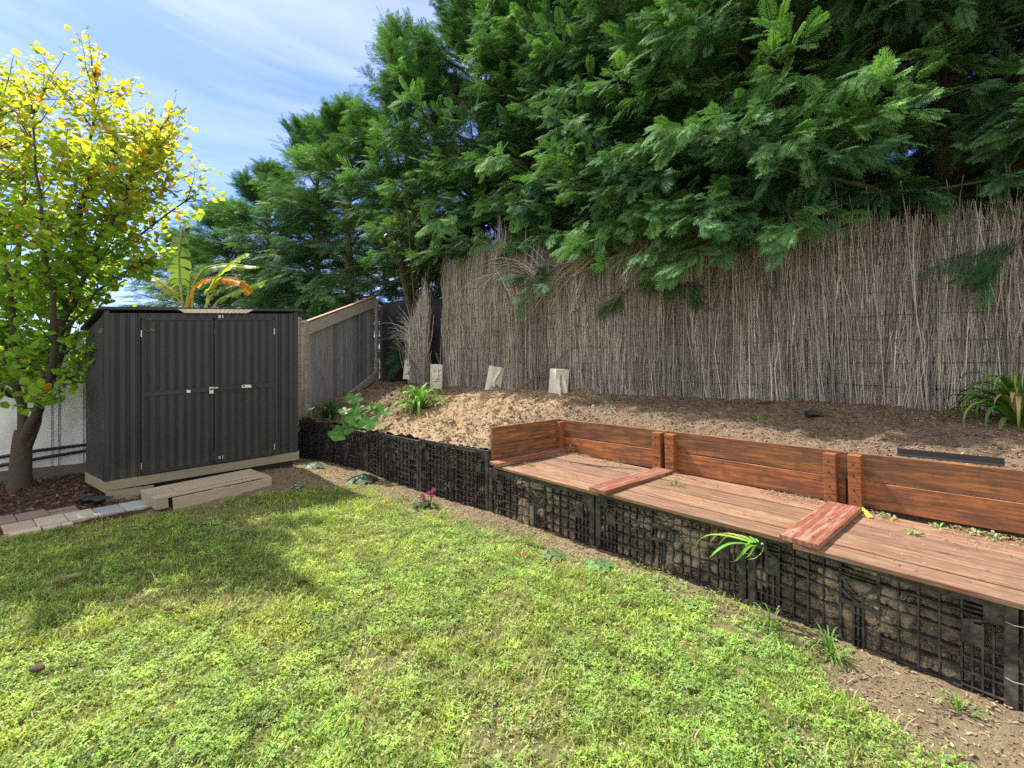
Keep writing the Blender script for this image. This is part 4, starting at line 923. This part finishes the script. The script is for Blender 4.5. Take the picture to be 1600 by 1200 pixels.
# litter on the soil strip
n = 130000; xx = R.uniform(-4, 3.2, n); yy = R.uniform(1, 7.2, n); a, b = ab(xx, yy)
kp = (b < bf(a)-.0) & (lawnmask(xx, yy) < .45) & (b > bf(a)-1.0) & (a > -4.0); xx, yy = xx[kp], yy[kp]
p = np.stack([xx, yy, gz(xx, yy)+.006], -1); kk = R.random(len(p)) < .55
cc = np.array([(.34, .26, .17), (.22, .16, .1), (.40, .32, .22), (.30, .17, .09), (.12, .09, .07)])[R.integers(0, 5, len(p))]*R.uniform(.7, 1.2, (len(p), 1))
scatter_quads(p[kk], .017, cc[kk], .4, 2.5).build('dry_litter', M['chip'], kind='stuff', label='dry crumbs and bark bits on the bare strip below the crates')
# cypress litter swept against the bench backs
n = 4200; A = R.uniform(.1, 4.6, n); B = 3.93-np.abs(R.normal(0, .11, n))-(R.random(n) < .12)*R.uniform(0, .9, n)
kp = (fbm(A*3.5, B*2, 87) > .47) & (B > 2.95); A = A[kp]; B = B[kp]; p = O+A[:, None]*E+B[:, None]*Nn; p[:, 2] = .481+R.random(len(A))*.008*sstep(3.6, 3.9, B)
cc = np.array([(.36, .26, .15), (.20, .14, .09), (.45, .36, .24), (.28, .15, .07)])[R.integers(0, 4, len(p))]*R.uniform(.7, 1.2, (len(p), 1))
scatter_quads(p, .016, cc, .35, 4.).build('bench_litter', M['chip'], kind='stuff', label='dry needles and crumbs lying along the back of the seat')
# mulch under the tree
n = 9000; xx = R.uniform(-7, -3.5, n); yy = R.uniform(3.4, 6.6, n)
q = np.stack([xx, yy, xx*0], -1)-c0; u_ = q@d0; w_ = q@wv0
fr_ = (np.stack([xx, yy, xx*0], -1)-f0)@(-fnn)
kp = (fr_ < -.04) & (w_ > .33+.0*u_) & ~((u_ < .42) & (w_ < .66)) | ((fr_ < -.04) & (u_ > 1.0) & (w_ > .02) & (xx < -3.6)); 
p = np.stack([xx, yy, gz(xx, yy)+.012+R.random(n)*.012], -1)[kp]
cc = np.array([(.10, .05, .035), (.16, .08, .055), (.06, .035, .028), (.28, .17, .12), (.09, .055, .045)])[R.choice(5, len(p), p=(.3, .25, .25, .08, .12))]*R.uniform(.7, 1.3, (len(p), 1))
scatter_quads(p, .036, cc, .6, 2.6).build('tree_mulch', M['chip'], kind='stuff', label='dark red brown bark mulch around the tree and shed corner')
# grass
def lawn():
    xs = []; ys = []
    for (y0, y1, dens) in ((.9, 2.2, 17000), (2.2, 3.4, 13000), (3.4, 4.6, 9500), (4.6, 6.6, 6500)):
        hw = 1.15*y1+.4; ar = (y1-y0)*(min(hw, 3)+min(hw, 5)); n = int(ar*dens); x = R.uniform(-min(hw, 5), min(hw, 3), n); y = R.uniform(y0, y1, n)
        k = (np.abs(x) < 1.12*y+.35); xs.append(x[k]); ys.append(y[k])
    x = np.concatenate(xs); y = np.concatenate(ys)
    m_ = lawnmask(x, y); dn_ = .25+1.1*sstep(.30, .62, fbm(x*11, y*11, 70, 3)); k = R.random(len(x)) < m_*dn_; x = x[k]; y = y[k]; m_ = m_[k]
    n = len(x); isc = R.random(n) < (.24+.40*sstep(.45, .6, fbm(x*2.2, y*2.2, 90)))
    zz = gz(x, y); T1 = fbm(x*3.1, y*3.1, 22); T2 = fbm(x*.8+9, y*.8, 33); T3 = fbm(x*12, y*12, 41, 2)
    pal = np.stack([.19+.18*T1+.15*(T2-.5), .282+.17*T1+.06*(T2-.5), .055+.04*T3], -1)*R.uniform(.5, 1.6, (n, 1))*(.35+1.3*fbm(x*12, y*12, 71, 2))[:, None]
    dry = R.random(n) < .10+.30*sstep(.55, .75, fbm(x*1.7+3, y*1.7, 44))+.10*sstep(.5, .7, T1)
    pal[dry] = np.array((.46, .39, .20))*R.uniform(.6, 1.2, (dry.sum(), 1))
    mb = MB()
    # blades: bent two-segment strips
    i = ~isc; k = i.sum(); az = R.uniform(0, 2*PI, k); h = (.016+.026*fbm(x[i]*6, y[i]*6, 55))*R.uniform(.6, 1.5, k); h = np.where(R.random(k) < .02, h*2, h); ln = h*R.uniform(.3, 1.4, k)
    wd = R.uniform(.0015, .0032, k); d = np.stack([np.cos(az), np.sin(az), az*0], -1); s = np.stack([-np.sin(az), np.cos(az), az*0], -1)*wd[:, None]
    b0 = np.stack([x[i], y[i], zz[i]-.004], -1); m1 = b0+d*ln[:, None]*.35+Z3*(h*.65)[:, None]; tp = b0+d*ln[:, None]+Z3*h[:, None]
    V = np.stack([b0-s, b0+s, m1-s*.9, m1+s*.9, tp], 1); cc = np.repeat(pal[i], 5, 0)
    base = np.arange(k)*5
    mb.add(V.reshape(-1, 3), np.stack([base, base+1, base+3, base+2], -1), cc)
    mb.f.append(np.stack([base+2, base+3, base+4], -1)+(mb.n-len(V)*5))
    # clover-like leaflets, three per stalk
    i = isc; k = i.sum(); hz = zz[i]+.008+.024*R.random(k); r = R.uniform(.004, .0085, k); cpal = pal[i]*np.array((.85, 1.05, 1.1)); a0 = R.uniform(0, 2*PI, k)
    for q in range(3):
        az = a0+q*2.094; d = np.stack([np.cos(az), np.sin(az), R.normal(.1, .4, k)], -1)*r[:, None]; s = np.stack([-np.sin(az), np.cos(az), R.normal(0, .3, k)], -1)*r[:, None]*.6
        c = np.stack([x[i], y[i], hz], -1); V = np.stack([c, c+d+s, c+d*1.7, c+d-s], 1)
        mb.add(V.reshape(-1, 3), (np.arange(k)*4)[:, None]+np.arange(4)[None], np.repeat(cpal, 4, 0))
    return mb.build('lawn_grass', M['grass'], kind='stuff', label='short patchy lawn of grass and clover')
lawn()

# ------------------------------------------------------------ conifers
def frond_tpl(hi=True):
    V = []; F = []; tipw = []; rg = np.random.default_rng(3)
    def dia(p, d, l_, w_, tw, zc=0.):
        p = np.array(p); d = np.array(d)/np.linalg.norm(d); s = np.array((-d[1], d[0], 0)); a = len(V)
        V.extend([p, p+d*l_*.45+s*w_, p+d*l_+np.array((0, 0, zc)), p+d*l_*.45-s*w_]); F.append((a, a+1, a+2, a+3)); tipw.extend([tw*.6, tw, min(1, tw+.35), tw])
    dia((0, 0, 0), (0, 1, 0), 1.0, .010, .3)
    m_ = 10 if hi else 8
    for i in range(m_):
        y = .10+.84*i/m_; l_ = .40*math.sin(PI*(.22+.70*(i+1)/m_))**.9
        for s in (-1, 1):
            an = .72-.30*i/m_+rg.normal(0, .06); d = (s*math.sin(an), math.cos(an), 0); y2 = y+(.04 if s > 0 else 0); l2 = l_*rg.uniform(.7, 1.2); zo = rg.normal(0, .03)
            dia((0, y2, 0), d, l2, .0105 if hi else .017, .35+.4*y, -.10*l2+zo)
            if hi:
                for j in range(3):
                    t = .28+.23*j; p = (d[0]*l2*t, y2+d[1]*l2*t, (-.06*l2+zo)*t)
                    for s2 in (-1, 1):
                        a2 = an*s+s2*.5; dia(p, (math.sin(a2), math.cos(a2), 0), l2*(.40-.08*j)*rg.uniform(.8, 1.2), .0085, .45+.4*y, -.03+rg.normal(0, .02))
    return np.array(V), np.array(F), np.array(tipw)
TH = frond_tpl(True); TL = frond_tpl(False)
def norm(v): return v/(np.linalg.norm(v, axis=-1, keepdims=True)+1e-9)
def fronds(mb, tpl, pos, dirn, nrm, size, base, tip):
    V, F, tw = tpl; k = len(pos); d = norm(dirn); n_ = nrm-d*(nrm*d).sum(-1, keepdims=True); n_ = norm(n_); s = np.cross(d, n_)
    sz_ = size[:, None, None]; curl = V[:, 1]**2*-.22
    W = pos[:, None]+sz_*(V[None, :, 0, None]*s[:, None]+V[None, :, 1, None]*d[:, None]+(V[:, 2]+curl)[None, :, None]*n_[:, None])
    c = base[:, None]*(1-tw[None, :, None])+tip[:, None]*tw[None, :, None]
    FF = F[None]+(np.arange(k)*len(V))[:, None, None]
    mb.add(W.reshape(-1, 3), FF.reshape(-1, 4), c.reshape(-1, 3))
def conifer(seed, H, Rm, hi, nbr, nsec, nfr, size, z0=.9, tone=1.0, blue=0.0, front=0):
    rg = np.random.default_rng(seed); P_ = []; D_ = []; N_ = []; wood_ = MB(); bright = []
    for b in range(nbr+front):
        low = b >= nbr
        hz = z0+(H-z0)*(b+rg.random())/nbr; t = hz/H; az = rg.uniform(0, 2*PI)
        if low: hz = z0+rg.uniform(.35, 1.5); t = hz/H; az = math.atan2(-.8, -.6)+rg.normal(0, .55)
        L_ = Rm*(1-t)**.42*rg.uniform(.72, 1.1)+.25; el = rg.uniform(.15, .6)+.5*t**2
        if low: el = rg.uniform(.12, .45)
        d = np.array((math.cos(az)*math.cos(el), math.sin(az)*math.cos(el), math.sin(el))); p = np.array((0, 0, hz)); pts = [p.copy()]; dd = d.copy(); bt = rg.uniform(0, 1)
        for i in range(6):
            dd = dd+np.array((0, 0, (-.10 if t < .8 else .12)+rg.normal(0, .05)))+rg.normal(0, .07, 3); dd /= np.linalg.norm(dd); p = p+dd*L_/6; pts.append(p.copy())
        pts = np.array(pts); wood_.tube(pts, np.linspace(.02+.012*L_, .004, 7), 5, cap=False)
        for q in range(nsec):
            u = .22+.78*(q+rg.random())/nsec; x = u*6; i = min(5, int(x)); c = pts[i]+(pts[i+1]-pts[i])*(x-i); bd = norm(pts[i+1]-pts[i])
            sl = (.62*(1-.55*u))*rg.uniform(.6, 1.2)*min(1, L_/1.3)+.05; sg = rg.choice((-1, 1)); side = np.cross(bd, (0, 0, 1)); side = norm(side)*sg
            sd_ = norm(bd*rg.uniform(.5, 1.1)+side*rg.uniform(.3, 1.0)+np.array((0, 0, rg.normal(.05, .25))))
            for r_ in range(nfr):
                v = (r_+.6)/nfr; pp = c+sd_*sl*v*(1 if r_ else .4)+np.array((0, 0, -.06*v*v))
                fd_ = norm(sd_*.9+bd*.35+rg.normal(0, .38, 3)+np.array((0, 0, -.12 if t < .85 else .5)))
                P_.append(pp); D_.append(fd_); N_.append(np.array((0, 0, 1.))+rg.normal(0, .45, 3)+.35*np.array((math.cos(az), math.sin(az), 0))); bright.append(.55*bt+.45*rg.random())
    # leader shoots
    for q in range(60):
        hz = H-rg.uniform(0, 1.0); az = rg.uniform(0, 6.28); rr = rg.uniform(0, .22)*(H-hz+.2); P_.append(np.array((rr*math.cos(az), rr*math.sin(az), hz))); D_.append(np.array((math.cos(az)*.5, math.sin(az)*.5, .9))); N_.append(rg.normal(0, 1, 3)); bright.append(rg.random())
    P_ = np.array(P_); D_ = np.array(D_); N_ = np.array(N_); bright = np.array(bright)[:, None]; k = len(P_)
    base = np.array((.022, .060, .028))*(1-bright)+np.array((.045, .115, .035))*bright
    tip = np.array((.05, .135, .07))*(1-bright)+np.array((.22, .44, .12))*bright**1.8
    if blue: base = base*np.array((.9, 1, 1.4)); tip = tip*np.array((.85, .95, 1.5))
    base = base*tone; tip = tip*tone*rg.uniform(.8, 1.2, (k, 1))
    mb = MB(); fronds(mb, TH if hi else TL, P_, D_, N_, size*rg.uniform(.6, 1.3, k), base, tip)
    tr = MB(); tr.tube([(0, 0, -1.0), (.03, 0, H*.25), (-.03, .03, H*.55), (0, 0, H*.8), (0, 0, H)], (.15, .12, .08, .04, .01), 9)
    return mb, tr, wood_
def mk_tree(pro, label, loc):
    t = thing('conifer_tree', label, 'tree', (0, 0, 0), 'tall conifers forming the hedge behind the fence')
    pro[1].build('trunk', M['bark_light'], t, smooth=True); pro[0].build('crown', M['conifer'], t); pro[2].build('branches', M['bark_light'], t, smooth=True)
    t.location = loc; return t
def tpos(s, off=1.0):
    p = F0+FD*s+FN*off; return (p[0], p[1], 1.0)
NL = ['conifer rising behind the middle of the reed screen, bright fresh sprays', 'conifer whose sprays hang lowest over the reed screen above the second bench post pair',
      'conifer behind the torn left part of the reed screen, above the tilted block', 'conifer at the far right edge over the paler reed screen',
      'conifer over the black cloth and narrow reed strip', 'nearest conifer outside the right edge, only its sprays showing', 'tall conifer above the first bench back']
n1 = mk_tree(conifer(1, 7.6, 2.35, True, 140, 15, 8, .25, z0=1.65, tone=1.45, front=9), NL[0], tpos(3.1, 1.25))
n2 = mk_tree(conifer(2, 7.8, 2.4, True, 140, 15, 8, .26, z0=1.65, tone=1.5, front=14), NL[1], tpos(4.9, 1.05))
k = 0
for (src, s, off, rz, scl, lab) in ((n1, 1.35, 1.5, 2.1, 1.0, NL[2]), (n2, 6.6, 1.05, 2.9, 1.0, NL[3]), (n1, 4.0, 2.6, 5.2, 1.05, 'conifer standing one row further back, seen through gaps over the second bench section'), (n2, 1.9, 2.9, 1.2, 1.0, 'conifer one row further back, above the torn dip in the reed screen'), (n2, -.6, 1.6, 4.2, 1.05, NL[4]), (n1, 8.2, 1.3, 4.4, 1.0, NL[5])):
    c = copy_tree(src); c.location = tpos(s, off); c.rotation_euler = (0, 0, rz); c.scale = (scl,)*3; c['label'] = lab
far = mk_tree(conifer(5, 7.6, 2.05, False, 110, 14, 6, .36, z0=.5, tone=1.3, blue=0), 'dark blue green conifer behind the sloping top of the paling fence', (0, 0, 0))
far.location = tpos(-2.6, 1.4)
for (s, off, rz, scl, lab) in ((-4.6, 1.2, 1.3, (1.05, 1.05, .84), 'pointed conifer just left of the paling fence top, above the shed end'), (-6.6, 1.5, 3.0, (1.05, 1.05, .88), 'conifer with one tall thin leader standing clear against the sky'),
                                (-8.8, 1.2, 4.4, (1.1, 1.1, .78), 'rounded conifer on the sloping skyline between the leader and the banana'), (-11.2, 1.0, 5.5, (1.1, 1.1, .70), 'shorter distant conifer directly behind the banana leaves'), (-14., .8, .7, (1.2, 1.2, .62), 'low distant conifer at the far left end of the hedge')):
    c = copy_tree(far); c.location = tpos(s, off); c.rotation_euler = (0, 0, rz); c.scale = scl; c['label'] = lab
# broad leaved shrub among the conifers
def leafcloud(n, ctr, rad, size, col, seed):
    rg = np.random.default_rng(seed); mb = MB(); u = norm(rg.normal(0, 1, (n, 3)))*(rg.random((n, 1))**.4)*np.array(rad)
    for k in range(n):
        lobed_leaf(mb, np.array(ctr)+u[k], rg.normal(0, .6, 3)+np.array((0, -.3, .8)), rg.normal(0, 1, 3), size*rg.uniform(.6, 1.2), np.array(col)*rg.uniform(.6, 1.5), 1, .5, .1, 6)
    return mb
x_, y_ = (655-800)/740*9.0, 9.0
t = thing('broadleaf_shrub', 'pale glossy leaved shrub growing through the conifers above the narrow reed strip', 'shrub', (x_, y_, 1.0))
mb = MB()
for k in range(7):
    az = k*.9; mb.tube([(x_, y_, 1.0), (x_+.2*math.cos(az), y_+.2*math.sin(az), 2.4), (x_+.6*math.cos(az), y_+.5*math.sin(az), 3.8+.1*k)], (.03, .02, .006), 6, cap=False)
mb.build('stems', M['bark_light'], t)
leafcloud(1100, (x_+.1, y_+.0, 3.6), (.85, .6, 1.0), .055, (.10, .15, .07), 4).build('leaves', M['leaf'], t)

# ------------------------------------------------------------ banana plant
bx_, by_ = (288-800)/740*8.3, 8.3
ban = thing('banana_plant', 'banana plant with torn green and orange leaves behind the shed roof', 'plant', (bx_, by_, .2))
mb = MB()
for (px, h) in ((288, 2.25), (325, 2.15)):
    x = (px-800)/740*by_; mb.tube([(x, by_, .0), (x, by_, 1.2), (x+.02, by_, h)], (.11, .09, .06), 10, (.22, .26, .1))
mb.build('stem', M['leaf'], ban, smooth=True)
def banana_leaf(pxs, wd, col, tear=.5, ribc=(.4, .45, .2)):
    wd = wd*.78; col = np.array(col)*(1.25, 1.05, .8)
    pts = np.array([((px-800)/740*(by_+dy), by_+dy, 1.5+(560-py)/740*(by_+dy)) for px, py, dy in pxs])
    n = 46; tt = np.linspace(0, 1, len(pts)); ts = np.linspace(0, 1, n); C = np.stack([np.interp(ts, tt, pts[:, i]) for i in range(3)], -1)
    for _ in range(6): C[1:-1] = (C[:-2]+C[2:]+2*C[1:-1])/4
    stalk = .22; mb = MB(); tan = norm(np.gradient(C, axis=0))
    for sg in (-1, 1):
        i = int(n*stalk)
        while i < n-1:
            j = min(n-1, i+int(R.integers(1, 4))); t0 = (ts[i]-stalk)/(1-stalk); t1 = (ts[j]-stalk)/(1-stalk)
            w0 = wd*math.sin(PI*min(1, .12+.88*t0)*.93)**.6 if t0 < 1 else .02; w1 = w0*.98
            sd_ = norm(np.cross(tan[i], (0, -.45, 1)))*sg; droop = np.array((0, 0, -R.uniform(.15, .75)*tear)); dv = norm(sd_+tan[i]*.45+droop)
            g = .12*(C[j]-C[i]) if R.random() < .6 else 0*(C[j]-C[i])
            cc = np.array(col)*R.uniform(.75, 1.25)
            mb.add([C[i], C[j]-g, C[j]-g+dv*w1*.55, C[j]-g*2+dv*w1*.97+droop*.04, C[i]+dv*w0+droop*.05, C[i]+dv*w0*.55], [(0, 1, 2, 5), (5, 2, 3, 4)], cc); i = j
    o_ = mb.build('banana_leaf', M['leaf'], ban); r = MB(); r.tube(C, np.linspace(.022, .004, n), 6, ribc, cap=False); r.build('midrib', M['leaf'], o_, smooth=True)
gr = (.13, .27, .05); gl = (.20, .36, .10)
banana_leaf([(286, 482, 0), (281, 440, -.05), (279, 400, -.1), (284, 355, -.15), (312, 326, -.2)], .36, (.13, .25, .10), 1.1)
banana_leaf([(322, 482, 0), (326, 455, -.3), (340, 430, -.4), (362, 408, -.5), (384, 396, -.5)], .26, gl, .6)
banana_leaf([(300, 480, 0), (303, 440, .1), (320, 418, .2), (350, 412, .3), (400, 416, .3)], .22, gr, .9)
banana_leaf([(292, 482, 0), (302, 452, -.1), (318, 435, -.2), (360, 433, -.25), (380, 440, -.3), (392, 458, -.3)], .20, (.42, .22, .04), .9, (.45, .32, .08))
banana_leaf([(332, 482, 0), (342, 468, -.1), (370, 455, -.1), (395, 445, -.1), (415, 438, -.1)], .18, gr, .9)
banana_leaf([(320, 482, .1), (330, 462, .1), (345, 450, .1), (380, 438, .1)], .20, gr, .7)
banana_leaf([(288, 482, 0), (270, 455, .0), (250, 440, .05), (232, 430, .1)], .18, (.25, .38, .06), .6)
banana_leaf([(290, 482, 0), (296, 450, .2), (300, 430, .2), (280, 420, .2), (262, 436, .2)], .2, (.22, .34, .05), .8)

# ------------------------------------------------------------ autumn tree at left
tx, ty = -5.66, 5.45
at = thing('autumn_tree', 'leafy tree turning from green to yellow, forked trunk beside the shed', 'tree', (tx, ty, 0))
def wpt(px, py, y): return np.array(((px-800)/740*y, y, 1.5+(560-py)/740*y))
tr = MB()
tr.tube([(tx, ty, -.1), (tx-.0, ty, .15), (tx+.02, ty, .5), (tx+.02, ty, .68)], (.135, .10, .088, .065), 12)
tr.build('trunk', M['bark'], at, smooth=True)
limbs = [[wpt(55, 668, 5.45), wpt(72, 600, 5.4), wpt(95, 525, 5.4), (wpt(113, 430, 5.35)), wpt(122, 330, 5.3), wpt(150, 230, 5.2)],
         [wpt(40, 668, 5.45), wpt(12, 560, 5.5), wpt(-10, 480, 5.6), wpt(-30, 380, 5.7), wpt(-50, 240, 5.8)],
         [wpt(50, 660, 5.4), wpt(78, 590, 5.2), wpt(88, 500, 5.0), wpt(70, 400, 4.8), wpt(60, 270, 4.7), wpt(50, 160, 4.7)],
         [wpt(60, 640, 5.45), wpt(95, 560, 5.7), wpt(120, 470, 5.9), wpt(180, 400, 6.0), wpt(235, 350, 6.0), wpt(310, 300, 6.0)],
         [wpt(88, 520, 5.4), wpt(130, 440, 5.3), wpt(180, 330, 5.1), wpt(220, 260, 5.0), wpt(250, 195, 5.0)],
         [wpt(30, 600, 5.5), wpt(20, 480, 5.1), wpt(0, 360, 4.9), wpt(-20, 230, 4.8), wpt(10, 150, 4.8)],
         [wpt(113, 430, 5.35), wpt(130, 340, 5.5), wpt(140, 240, 5.6), wpt(150, 170, 5.6), wpt(150, 110, 5.6)],
         [wpt(70, 600, 5.4), wpt(110, 600, 5.3), wpt(125, 570, 5.2), wpt(140, 545, 5.15)],
         [wpt(50, 640, 5.4), wpt(60, 640, 5.0), wpt(60, 620, 4.8), wpt(90, 620, 4.7)],
         [wpt(20, 620, 5.5), wpt(-5, 600, 5.1), wpt(-5, 580, 4.8), wpt(10, 560, 4.6)],
         [wpt(95, 525, 5.4), wpt(150, 460, 5.2), wpt(200, 420, 5.1), wpt(245, 400, 5.05)],
         [wpt(113, 430, 5.35), wpt(160, 370, 5.6), wpt(215, 310, 5.7), wpt(235, 250, 5.7), wpt(262, 215, 5.7)],
         [wpt(20, 480, 5.3), wpt(30, 380, 5.6), wpt(40, 280, 5.8), wpt(50, 190, 5.9), wpt(75, 130, 5.9)]]
lb = MB(); twg = MB(); LP = []; LD = []
for li, lim in enumerate(limbs):
    if li < 4: lim = [np.array((tx+(.0, -.03, .03, .05)[li], ty, .45))]+list(lim)
    C = np.array(lim); n = 20; tt = np.linspace(0, 1, len(C)); ts = np.linspace(0, 1, n); C = np.stack([np.interp(ts, tt, C[:, i]) for i in range(3)], -1)
    for _ in range(2): C[1:-1] = (C[:-2]+C[2:]+2*C[1:-1])/4
    big = li < 7 or li > 10; C[1:] += R.normal(0, .012, (n-1, 3)); r0 = .062 if li < 4 else (.035 if big else .018)
    lb.tube(C, .008+(r0-.008)*(1-np.linspace(0, 1, n))**1.5, 8)
    nb = 38 if big else 11
    for q in range(nb):
        u = R.uniform(.30 if big else .2, 1.0); i = min(n-2, int(u*(n-1))); c = C[i]; az = R.uniform(0, 2*PI); up = R.uniform(-.1, .9); l_ = (.85*(1.1-u)+.42)*R.uniform(.5, 1.15)*(1 if big else .42)
        d = norm(np.array((math.cos(az), math.sin(az)*.8, up))+.4*norm(C[i+1]-C[i])); pts = [c]
        for j in range(6):
            d = norm(d+R.normal(0, .12, 3)+np.array((0, 0, .04))); pts.append(pts[-1]+d*l_/6)
        pts = np.array(pts); twg.tube(pts, np.linspace(.007, .0015, 7), 4, cap=False)
        nl_ = max(7, int(l_*58*(1.2-.5*u))); 
        for j in range(nl_):
            v = R.uniform(.12, 1.02)*6; k = min(5, int(v)); LP.append(pts[k]+(pts[k+1]-pts[k])*(v-k)+R.normal(0, .045, 3)); LD.append(pts[k+1]-pts[k])
    for j in range(44 if big else 20):
        u = R.uniform(.55, 1.0)*(n-1); k = min(n-2, int(u)); LP.append(C[k]+(C[k+1]-C[k])*(u-k)+R.normal(0, .05, 3)); LD.append(C[k+1]-C[k])
LP = np.array(LP)
LP = LP[~((LP[:, 0] > -5.6) & (LP[:, 2] < 2.0) & (R.random(len(LP)) < .5))]; k = len(LP)
print('leaves', k)
hgt = np.clip((LP[:, 2]-1.9)/2.6, 0, 1); yel = np.clip(hgt*1.25+R.normal(0, .28, k)-.32+.25*sstep(-4.6, -3.6, LP[:, 0]), 0, 1)[:, None]
cols = np.array((.20, .38, .05))*(1-yel)+np.array((.50, .54, .13))*yel; og = R.random(k) < .06*(.3+hgt); cols[og] = (.52, .28, .03); cols *= R.uniform(.75, 1.2, (k, 1))
# leaf template: bent pointed-lobed leaf, 7 rim points
nn = 9; ang = np.linspace(0, 2*PI, nn, endpoint=False); rr = np.array([1.25, .95, 1.0, .85, .75, .75, .85, 1.0, .95]); tplV = np.concatenate([[(0, 0, 0)], np.stack([rr*np.cos(ang), rr*np.sin(ang), -.22*np.abs(np.sin(ang))+.0*ang], -1)])
tplF = np.array([(0, 1+i, 1+(i+1) % nn) for i in range(nn)])
nv = norm(np.stack([R.normal(0, .55, k), R.normal(-.1, .55, k), np.abs(R.normal(.7, .35, k))], -1)); dv = norm(R.normal(0, 1, (k, 3))+np.array((0, 0, -.5))); dv = norm(dv-nv*(dv*nv).sum(-1, keepdims=True)); sv_ = np.cross(nv, dv)
sz_ = R.uniform(.019, .038, k)*(1.3-.3*hgt)
W = LP[:, None]+sz_[:, None, None]*(tplV[None, :, 0, None]*dv[:, None]+tplV[None, :, 1, None]*sv_[:, None]+tplV[None, :, 2, None]*nv[:, None])
lb.build('limbs', M['bark'], at, smooth=True); twg.build('twigs', M['bark'], at)
MB().add(W.reshape(-1, 3), (tplF[None]+(np.arange(k)*len(tplV))[:, None, None]).reshape(-1, 3), np.repeat(cols, len(tplV), 0)).build('foliage', M['leaf'], at)
